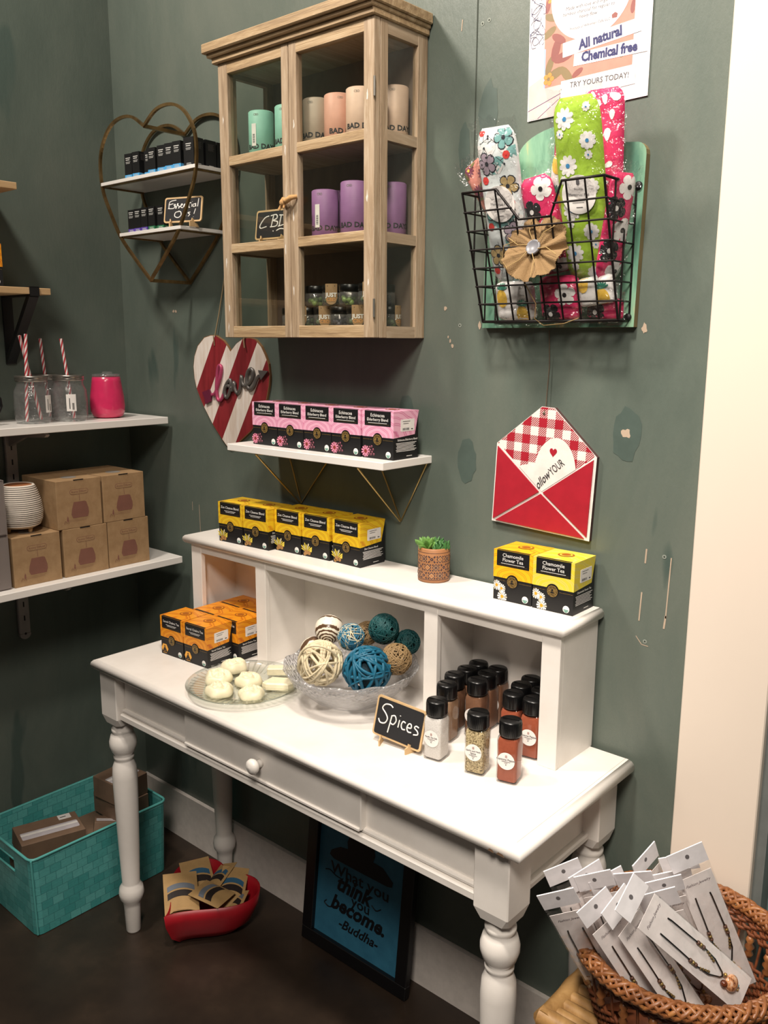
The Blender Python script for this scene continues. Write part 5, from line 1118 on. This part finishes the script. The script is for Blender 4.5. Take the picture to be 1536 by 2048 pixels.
# ------------------------------------------------------------------ turquoise woven basket
def weave_mat():
    m, t, p, o = nt('turquoise_strap_weave'); v = mp(t)
    sp_ = t.nodes.new('ShaderNodeSeparateXYZ'); t.links.new(v, sp_.inputs[0]); ad = t.nodes.new('ShaderNodeMath'); ad.operation = 'ADD'; t.links.new(sp_.outputs[0], ad.inputs[0]); t.links.new(sp_.outputs[1], ad.inputs[1])
    cb_ = t.nodes.new('ShaderNodeCombineXYZ'); t.links.new(ad.outputs[0], cb_.inputs[0]); t.links.new(sp_.outputs[2], cb_.inputs[1])
    br_ = t.nodes.new('ShaderNodeTexBrick'); br_.inputs['Scale'].default_value = 1; br_.inputs['Brick Width'].default_value = .030; br_.inputs['Row Height'].default_value = .0235; br_.inputs['Mortar Size'].default_value = .0006; br_.inputs['Mortar Smooth'].default_value = .4; br_.inputs['Bias'].default_value = 0
    br_.inputs['Color1'].default_value = lin('#4aa6a3'); br_.inputs['Color2'].default_value = lin('#6dc2be'); br_.inputs['Mortar'].default_value = lin('#47989a'); t.links.new(cb_.outputs[0], br_.inputs['Vector'])
    mx = t.nodes.new('ShaderNodeMix'); mx.data_type = 'RGBA'; mx.blend_type = 'MULTIPLY'; mx.inputs[0].default_value = .5; t.links.new(br_.outputs['Color'], mx.inputs[6])
    t.links.new(ramp(t, ns(t, mp(t, (1, 1, 6)), 90, 3), [(.3, (.55, .55, .55)), (.7, (1, 1, 1))]), mx.inputs[7]); t.links.new(mx.outputs[2], p.inputs['Base Color']); p.inputs['Roughness'].default_value = .45
    iv = t.nodes.new('ShaderNodeMath'); iv.operation = 'SUBTRACT'; iv.inputs[0].default_value = 1; t.links.new(br_.outputs['Fac'], iv.inputs[1]); bump(t, p, iv.outputs[0], .8, .002); return m
M_weave = weave_mat(); M_cord = pm('turquoise_piping', '#5fb3ae', .4)
X0, X1, Y0, Y1, H_ = .030, .300, -.530, -.130, .222
tq = thing('woven_basket', 'turquoise woven strap basket of soap boxes on the floor', 'basket', (0, 0, 0))
b = MB(); e = .006; th = .004
def ringr(x0, x1, y0, y1, z, r=.018): return [(x, y, z) for x, y in rrect(x1-x0, y1-y0, r, 3, (x0+x1)/2, (y0+y1)/2)]
R0 = ringr(X0, X1, Y0, Y1, .002); n = len(R0); lv = [ringr(X0-e*u, X1+e*u, Y0-e*u, Y1+e*u, .002+H_*u-.002*u) for u in (0, .5, .70, .86, 1)]
li = [[(x+(th if x < .16 else -th), y+(th if y < -.33 else -th), z+.002*(1-k/4)) for x, y, z in g] for k, g in enumerate(lv)]
hole = [i for i in range(n) if False]
def skin(G, flip):
    v = [p for g in G for p in g]; f = []
    for k in range(len(G)-1):
        for i in range(n):
            a, c = G[k][i], G[k][(i+1) % n]
            if k == 2 and abs(a[1]-c[1]) < 1e-6 and a[1] < -.4 and abs(a[0]-c[0]) > .1:      # handle slot in the short side
                y_ = a[1]; y2 = G[k+1][i][1]; m_ = (a[0]+c[0])/2; z_, zz = a[2], G[k+1][i][2]; o_ = len(v)
                for xx in (a[0], m_-.045, m_+.045, c[0]): v.append((xx, y_, z_)); v.append((xx, y2, zz))
                sgn = 1 if a[0] < c[0] else -1
                if a[0] > c[0]:
                    for j in range(4): xx = (a[0], m_+.045, m_-.045, c[0])[j]; v[o_+2*j] = (xx, y_, z_); v[o_+2*j+1] = (xx, y2, zz)
                f += [(o_, o_+2, o_+3, o_+1), (o_+4, o_+6, o_+7, o_+5)]
            else: f.append((k*n+i, k*n+(i+1) % n, (k+1)*n+(i+1) % n, (k+1)*n+i))
    b.add(v, [q[::-1] for q in f] if flip else f, 0)
skin(lv, False); skin(li, True); b.add(li[0], [tuple(range(n))], 0); b.add(lv[0], [tuple(reversed(range(n)))], 0)
b.build('woven_body', M_weave, tq)
b = MB(); b.tube([(x, y, z+.001) for x, y, z in lv[-1]], .0038, 7, closed=True)
for cx, cy in ((X1, Y0),): b.tube([(cx-.004, cy+.004, .004), (cx-.003+e, cy+.003-e, H_)], .0030, 6)
for zz in (lv[2][0][2], lv[3][0][2]): b.tube([(.165-.045, Y0-e*.75, zz), (.165+.045, Y0-e*.75, zz)], .003, 6)
b.build('piping', M_cord, tq)
def soap_carton(label, loc, rz, dims, window=True, sticker=False, tilt=(0, 0)):
    w_, d_, h = dims; M = T(*loc) @ RZ(rz) @ RX(tilt[0]) @ RY(tilt[1]); t = thing('soap_carton', label, 'box', group='brown soap cartons in the turquoise basket', M=M)
    MB().box(-w_/2, w_/2, -d_/2, d_/2, 0, h, 0, .0008).build('carton', pm('brown_card', '#7b6350', .65), t)
    if window:
        b = MB().prism(rrect(w_*.90, d_*.34, .004, 3, 0, -d_*.10), .0004, 0, T(0, 0, h)); b.poly(rrect(w_*.90, d_*.10, .004, 3, 0, -d_*.05), 1, T(0, 0, h), .0008); b.build('clear_window', [pm('white_soap_behind_window', '#c5bfc4', .2), M_paper], t)
    if sticker:
        b = MB().prism(rrect(.034, .022, .001, 2, w_*.30, d_*.36), .0004, 0, T(0, 0, h)); b.lines(w_*.30-.012, w_*.30+.004, [d_*.36-.002], .003, T(0, 0, h), 1, .0007); b.build('price_sticker', [M_paper, M_ink], t)
    return t
soap_carton('brown soap carton with price sticker lying on top nearest the basket handle', (.165, -.415, .160), 78, (.170, .095, .050), True, True, (6, 3))
soap_carton('brown soap carton topmost of the pile behind the desk leg', (.200, -.205, .237), 96, (.105, .11, .062), True)
soap_carton('brown soap carton directly under the topmost one', (.190, -.200, .176), 90, (.10, .13, .060), False)
soap_carton('brown soap carton leaning low in front of the pile', (.225, -.262, .130), 60, (.10, .075, .055), True, False, (-14, 10))
soap_carton('flat brown soap carton deep in the middle of the basket', (.150, -.300, .110), 88, (.15, .10, .05), False)
soap_carton('brown soap carton at the basket bottom under the stickered one', (.165, -.420, .050), 90, (.16, .12, .095), False)
soap_carton('brown soap carton at the basket bottom under the pile', (.165, -.215, .010), 90, (.13, .16, .095), False)

# ------------------------------------------------------------------ red heart bowl with pouches
hbw = thing('heart_bowl', 'red heart-shaped plastic bowl of kraft pouches on the floor', 'bowl', (.588, -.215, 0), 0)
def hpt(a, s_, z):
    x_ = 16*sin(a)**3; y_ = 13*cos(a)-5*cos(2*a)-2*cos(3*a)-cos(4*a)+2; c, q = cos(radians(7)), sin(radians(7)); x_ *= s_*.0083; y_ *= s_*.0088
    return (x_*c-y_*q, x_*q+y_*c, z)
N = 72; A = [2*pi*i/N for i in range(N)]
RGS = [(.42, .0), (.64, .006), (.84, .03), (.97, .072), (1.0, .106), (.978, .106), (.95, .072), (.815, .034), (.62, .011), (.0, .008)]
v = [hpt(a, s_, z) for s_, z in RGS for a in A]; f = [(k*N+i, k*N+(i+1) % N, (k+1)*N+(i+1) % N, (k+1)*N+i) for k in range(len(RGS)-1) for i in range(N)]
b = MB(); b.add(v, [q[::-1] for q in f], 0, None, True); b.add(v[:N], [tuple(range(N))], 0); b.build('heart_shell', pm('red_plastic', '#a11622', .4), hbw)
def pouch(label, c, top, tilt, w_=.070, h=.105, colr='a', opened=False):
    """c: centre, top: azimuth the pouch's top edge points to, tilt: slope of the sheet"""
    M = T(*c) @ RZ(top) @ RX(tilt[0]) @ RY(tilt[1]); t = thing('kraft_pouch', label, 'pouch', group='kraft pouches in the red bowl', M=M)
    def zz(x, y): u, v_ = x/(w_/2), y/(h/2); return .0055*max(0, 1-u**4)*max(0, 1-((v_+.1)/.9)**4 if v_ < .8 else 0)
    b = MB(); nx, ny = 8, 12; vs = []; vb = []
    for j in range(ny+1):
        for i in range(nx+1): x = -w_/2+w_*i/nx; y = -h/2+h*j/ny; k = zz(x, y); dip = (.016*max(0, 1-(x/(w_/2))**2) if opened and j < 2 else 0); vs.append((x, y+(dip if j == 0 else 0), k+.0004+dip*.3)); vb.append((x, y, -k*.6-.0004))
    F_ = [(j*(nx+1)+i, j*(nx+1)+i+1, (j+1)*(nx+1)+i+1, (j+1)*(nx+1)+i) for j in range(ny) for i in range(nx)]
    b.add(vs, F_, 0, None, True); b.add(vb, [q[::-1] for q in F_], 1, None, True)
    bb = [j*(nx+1) for j in range(ny+1)]
    def band(y0, y1, mi, e, x0=-w_*.40, x1=w_*.40):
        n_ = 8; q = []
        for i in range(n_+1):
            x = x0+(x1-x0)*i/n_; arc = .010*(1-(2*i/n_-1)**2)
            for y in (y0+arc, y1+arc): q.append((x, y, zz(x, max(-h/2, min(h/2, y)))+e))
        b.add(q, [(2*i, 2*i+2, 2*i+3, 2*i+1) for i in range(n_)], mi)
    band(-.020, -.001, 2, .0009); band(.004, .020, 3, .0009)
    b.build('pouch_body', [M_kraftpale, pm('kraft_paper_inside', '#8f6d45', .8), pm('dark_label_print', '#2a211f', .5), pm('grey_label_print', '#6e7580', .5) if colr == 'a' else pm('blue_label_print', '#34607f', .5)], t)
    return t
pouch('kraft pouch with open bottom and grey label hanging over the bowl front', (.560, -.262, .108), 57, (20, 4), .088, .130, 'a', True)
pouch('kraft pouch with blue label standing at the back of the bowl', (.522, -.178, .092), 66, (26, 0), .082, .120, 'b')
pouch('kraft pouch lying diagonally with its back up', (.574, -.150, .104), 22, (8, -20), .055, .120, 'c')
pouch('kraft pouch with grey label lying flat in the bowl middle', (.625, -.212, .112), 105, (6, 3), .078, .095, 'a')
pouch('kraft pouch with dark and blue label leaning on the bowl side', (.625, -.146, .094), 40, (18, 8), .072, .135, 'b')
pouch('kraft pouch tucked low near the bowl lobe by the picture frame', (.655, -.165, .078), 30, (8, -12), .060, .080, 'a')

# ------------------------------------------------------------------ framed quote on the floor
FL_, FZ = .352, .47; ang = 6.0
fr_ = thing('framed_quote', 'black framed teal quote picture leaning on the wall under the desk', 'picture', M=T(.8115, -.0525, .0) @ RX(-ang))
b = MB(); bw_ = .034; d_ = .018
for x0, x1, z0_, z1_ in ((0, FL_, 0, bw_), (0, FL_, FZ-bw_, FZ), (0, bw_, bw_, FZ-bw_), (FL_-bw_, FL_, bw_, FZ-bw_)): b.box(x0, x1, -d_, 0, z0_, z1_, 0, .0015)
b.build('picture_frame', pm('black_frame', '#0d0d0f', .4), fr_)
FQ = front(-.006); b = MB().box(bw_-.002, FL_-bw_+.002, -.006, -.002, bw_-.002, FZ-bw_+.002)
xc = FL_/2
b.text('What you', .042, FQ, 1, .0006, xc, .222, sx=1.15, offset=.0006); b.text('think', .058, FQ, 1, .0006, xc-.02, .190, shear=.35, offset=.0020, sx=.95); b.text('you', .038, FQ, 1, .0006, xc+.01, .162, sx=1.1, offset=.0006); b.text('become.', .054, FQ, 1, .0006, xc, .134, shear=.35, offset=.0020, sx=.98); b.text('-Buddha-', .036, FQ, 1, .0006, xc+.005, .088, shear=.4, offset=.0008)
b.stroke([(xc-.115, .208), (xc-.10, .212), (xc-.08, .205), (xc-.06, .204)], .003, FQ, 1); b.stroke([(xc+.045, .180), (xc+.06, .172), (xc+.075, .182)], .003, FQ, 1); b.stroke([(xc-.105, .128), (xc-.112, .120), (xc-.098, .114), (xc-.085, .118)], .003, FQ, 1)
b.poly([(xc-.105, 0.253), (xc-.100, 0.266), (xc-.090, 0.273), (xc-.070, 0.285), (xc-.045, 0.289), (xc-.048, 0.307), (xc-.040, 0.327), (xc-.012, 0.340), (xc+.022, 0.342), (xc+.040, 0.329), (xc+.045, 0.305), (xc+.040, 0.289), (xc+.072, 0.287), (xc+.092, 0.273), (xc+.106, 0.264), (xc+.104, 0.251), (xc+.090, 0.247), (xc, 0.246), (xc-.09, 0.246)], 1, FQ, .0006)
b.build('teal_print', [pm('deep_teal_print_paper', '#2d6a86', .6, var=((1, 1, 1), 25, [(.3, '#28627d'), (.7, '#33728d')])), pm('black_lettering', '#0c0f14', .5)], fr_)

# ------------------------------------------------------------------ wicker basket on a bamboo stool
M_bam = wood('bamboo', '#6f4e2c', '#a07a4a', '#b8935f', (5, 5, 5), .45, .2)
st = thing('bamboo_stool', 'low bamboo stool under the wicker basket', 'stool', (0, 0, 0))
SX0, SX1, SY0, SY1, STZ = 1.672, 2.03, -.335, -.035, .442
for i in range(11):
    y = SY0+.028+(SY1-SY0-.056)*i/10; MB().tube([(SX0+.02, y, STZ-.014), (SX1-.02, y, STZ-.014)], .0128, 10).build('top_slat', M_bam, st)
for a, c in (((SX0, SY0+.008), (SX1, SY0+.008)), ((SX0, SY1-.008), (SX1, SY1-.008)), ((SX0+.008, SY0), (SX0+.008, SY1)), ((SX1-.008, SY0), (SX1-.008, SY1))):
    P_ = [Vector((*a, STZ-.014)).lerp(Vector((*c, STZ-.014)), u/12) for u in range(13)]; MB().tube(P_, .0170, 12, radii=[.0185 if u % 4 == 0 else .0165 for u in range(13)]).build('edge_rail', M_bam, st)
for x, y in ((SX0+.02, SY0+.02), (SX1-.02, SY0+.02), (SX0+.02, SY1-.02), (SX1-.02, SY1-.02)): MB().tube([(x, y, STZ-.03-.0295*u) for u in range(15)][:14]+[(x, y, .0)], .016, 12, radii=[.0175 if u % 4 == 1 else .0155 for u in range(15)]).build('leg', M_bam, st)
M_wick = pm('honey_wicker', '#8a5430', .4, var=((1, 1, 1), 60, [(.3, '#6b3f22'), (.55, '#8c5832'), (.75, '#a8743f')])); M_wickd = pm('dark_wicker', '#6b3a22', .4, var=((1, 1, 1), 60, [(.3, '#552c1a'), (.7, '#7c4629')]))
wk = thing('wicker_basket', 'round honey wicker basket of necklaces on the bamboo stool', 'basket', (1.846, -.198, STZ+.004))
RR, RZ_ = .164, .140
b = MB(); NS = 40
for row in range(9):      # lower woven courses
    z = .006+row*.0068; R = .128+.018*row/9
    b.tube([((R+.0032*(1 if (i+row) % 2 else -1))*cos(2*pi*i/(NS*2)*1.0), (R+.0032*(1 if (i//1+row) % 2 else -1))*sin(2*pi*i/(NS*2)), z) for i in range(NS*2)], .0034, 5, 0, closed=True)
for row in range(4):
    z = .108+row*.0066; R = .152+.006*row/4
    b.tube([((R+.0032*(1 if (i+row) % 2 else -1))*cos(2*pi*i/(NS*2)), (R+.0032*(1 if (i+row) % 2 else -1))*sin(2*pi*i/(NS*2)), z) for i in range(NS*2)], .0034, 5, 0, closed=True)
for i in range(NS): a = 2*pi*i/NS; b.tube([(.127*cos(a), .127*sin(a), .002), (.146*cos(a), .146*sin(a), .070), (.156*cos(a), .156*sin(a), .134)], .0024, 5, 0)
b.build('woven_side', M_wickd, wk)
for i in range(NS//2):
    a = 2*pi*(i+.5)/(NS//2); b = MB()
    b.lathe([(0, .066), (.004, .066), (.0072, .0725), (.0040, .0790), (.0082, .0855), (.0040, .0920), (.0072, .0985), (.004, .105), (0, .105)], 10, M=T(.150*cos(a), .150*sin(a), 0)); b.build('turned_spindle', M_wick, wk)
b = MB()
for k in range(5):
    for sgn in (1, -1):
        pts = []
        for i in range(160):
            a = 2*pi*i/160; ph = sgn*15*a+2*pi*k/5; pts.append(((RR+.0115*cos(ph)*1.0)*cos(a), (RR+.0115*cos(ph))*sin(a), RZ_+.0105*sin(ph)+.0015*k % .003))
        b.tube(pts, .0040 if sgn > 0 else .0034, 5, 0, closed=True)
b.build('braided_rim', M_wick, wk)
MB().lathe([(0, .001), (.128, .001), (.130, .006), (0, .006)], 36).build('base', M_wickd, wk)

def neck_pack(pend='amber'):
    """card pack, local x right, y up (bottom at 0), z out; 0.058 x 0.285"""
    t = thing('necklace_pack', '', 'necklace', (0, 0, 0), 0, 'packaged necklaces in the wicker basket')
    w_, h = .054, .235; b = MB().box(-w_/2, w_/2, 0, h, 0, .0006); I = Matrix.Identity(4)
    b.text('Fashion Jewelry', .0070, I, 1, .0010, 0, h-.016, shear=.5, sx=.9); b.build('card', [pm('blush_white_card', '#faf3f1', .6), pm('script_ink', '#4e3b46', .6)], t)
    for sx in (-1, 1):
        pts = [(sx*.012, .195, .001), (sx*.0125, .188, .003), (sx*.013, .15, .0032), (sx*.014, .11, .0032), (sx*.012, .085, .003), (sx*.004, .062, .003), (0, .058, .003)]
        MB().tube(pts, .00125, 6).build('black_cord', M_blackgloss, t)
        b = MB()
        for y in (.112, .118, .124): b.lathe([(.0008, 0), (.0030, .0008), (.0033, .0025), (.0030, .0042), (.0008, .005)], 10, 0 if y != .118 else 1, T(sx*.0137, y, .0034) @ RX(-90))
        for k_ in range(4): b.lathe([(.0010, 0), (.0019, .001), (.0019, .003), (.0010, .004)], 8, 1, T(sx*(.013-.0015*k_), .105-.0055*k_, .0034) @ RX(90))
        b.build('beads', [pm('brown_wood_bead', '#5a3b2c', .4), pm('brass_bead', '#9c8350', .35, .6)], t)
    b = MB().ball((0, .040, .006), .0125, 0, 20, (1, 1, .5)); b.ball((-.008, .052, .005), .0055, 1, 12); b.ball((.004, .055, .004), .0030, 2, 8); b.ball((.004, .024, .003), .0025, 3, 8); b.ball((-.001, .021, .003), .0022, 2, 8); b.tube([(0, .058, .003), (0, .05, .003)], .0006, 5); b.tube([(0, .03, .003), (.003, .018, .003)], .0006, 5, 1)
    b.build('glass_pendant', [pm('amber_lampwork_glass', '#a86a4e', .12, var=((1, 1, 1), 160, [(.35, '#6b3d2d'), (.5, '#c48a5e'), (.62, '#d9b49a')]), coat=.6), pm('dark_amber_glass', '#5c2c18', .15), pm('gold_seed_bead', '#b08f50', .3, .5), pm('turquoise_seed_bead', '#4fa0ae', .3)], t)
    b = MB().box(-.029, .029, h+.016, h+.050, -.0004, .0014); b.poly(circ(.0032, 14, 0, h+.036, .0042), 1, I, .0017); b.build('header_strip', [pm('pearly_header_plastic', '#ece9ec', .25), pm('hang_hole', '#6a6668', .6)], t)
    b = MB(); rnd = random.Random(3); nu, nv = 6, 22; vs = []
    for j in range(nv+1):
        for i in range(nu+1): vs.append((-.029+.058*i/nu, -.004+(h+.022)*j/nv, (.0065 if 0 < i < nu else .0012)+rnd.uniform(-.0012, .0012)))
    b.add(vs, [(j*(nu+1)+i, j*(nu+1)+i+1, (j+1)*(nu+1)+i+1, (j+1)*(nu+1)+i) for j in range(nv) for i in range(nu)], 0); b.build('clear_sleeve', M_cello2, t)
    return t
CAMP = Vector((2.3043, -1.4563, 1.5338))
proto = neck_pack()
PACKS = [  # bottom, top, twist, label
 ((1.752, -.238, .475), (1.700, -.362, .765), 0, 'necklace pack leaning furthest over against the desk edge'),
 ((1.770, -.260, .468), (1.717, -.392, .722), -20, 'necklace pack lowest by the desk leg with its header turned aside'),
 ((1.772, -.212, .47), (1.735, -.335, .740), 15, 'necklace pack behind the one leaning on the desk edge'),
 ((1.790, -.215, .475), (1.756, -.345, .742), -10, 'necklace pack showing only a header in the group by the desk'),
 ((1.800, -.190, .475), (1.771, -.335, .744), 8, 'necklace pack upright at the right side of the group by the desk'),
 ((1.868, -.268, .49), (1.776, -.395, .740), 10, 'necklace pack in front with its large printed card tilted towards the desk'),
 ((1.962, -.240, .575), (1.832, -.398, .772), 14, 'necklace pack lying across the front with the big amber pendant'),
 ((1.868, -.165, .49), (1.847, -.298, .748), 0, 'necklace pack standing straight in the middle with glare on its sleeve'),
 ((1.812, -.120, .48), (1.792, -.245, .745), 40, 'necklace pack with a diamond-turned header above the middle'),
 ((1.815, -.150, .478), (1.794, -.280, .722), -14, 'necklace pack just below the diamond-turned header'),
 ((1.850, -.120, .478), (1.842, -.255, .745), 4, 'necklace pack right behind the straight middle one'),
 ((1.935, -.165, .525), (1.861, -.262, .790), 8, 'necklace pack highest at the cream board side showing its full card'),
 ((1.880, -.100, .48), (1.838, -.215, .735), -6, 'necklace pack hidden behind the highest one by the cream board'),
 ((1.912, -.262, .50), (1.815, -.375, .728), 24, 'necklace pack squeezed between the two long tilted front ones'),
 ((1.905, -.205, .49), (1.858, -.325, .728), -8, 'necklace pack low behind the amber pendant pack'),
]
for i, (B_, T_, tw, lb) in enumerate(PACKS):
    B_, T_ = Vector(B_), Vector(T_); off = {1: .014, 2: -.012, 3: -.026, 4: -.038, 5: .010, 6: .012, 7: -.010, 8: -.004, 9: .008, 10: -.002, 12: -.018, 13: -.006, 14: -.020}.get(i, 0); dv = (CAMP-T_).normalized()*off; B_ = B_+dv*.5; T_ = T_+dv; u = (T_-B_).normalized(); n_ = (CAMP-(B_+T_)/2); n_ = (n_-u*n_.dot(u)).normalized(); x_ = u.cross(n_)
    n_ = (n_*cos(radians(tw))+x_*sin(radians(tw))).normalized(); x_ = u.cross(n_)
    M = Matrix(((x_.x, u.x, n_.x, B_.x), (x_.y, u.y, n_.y, B_.y), (x_.z, u.z, n_.z, B_.z), (0, 0, 0, 1)))
    if i == 0: proto.matrix_world = M; proto['label'] = lb
    else: dup(proto, lb, M=M)
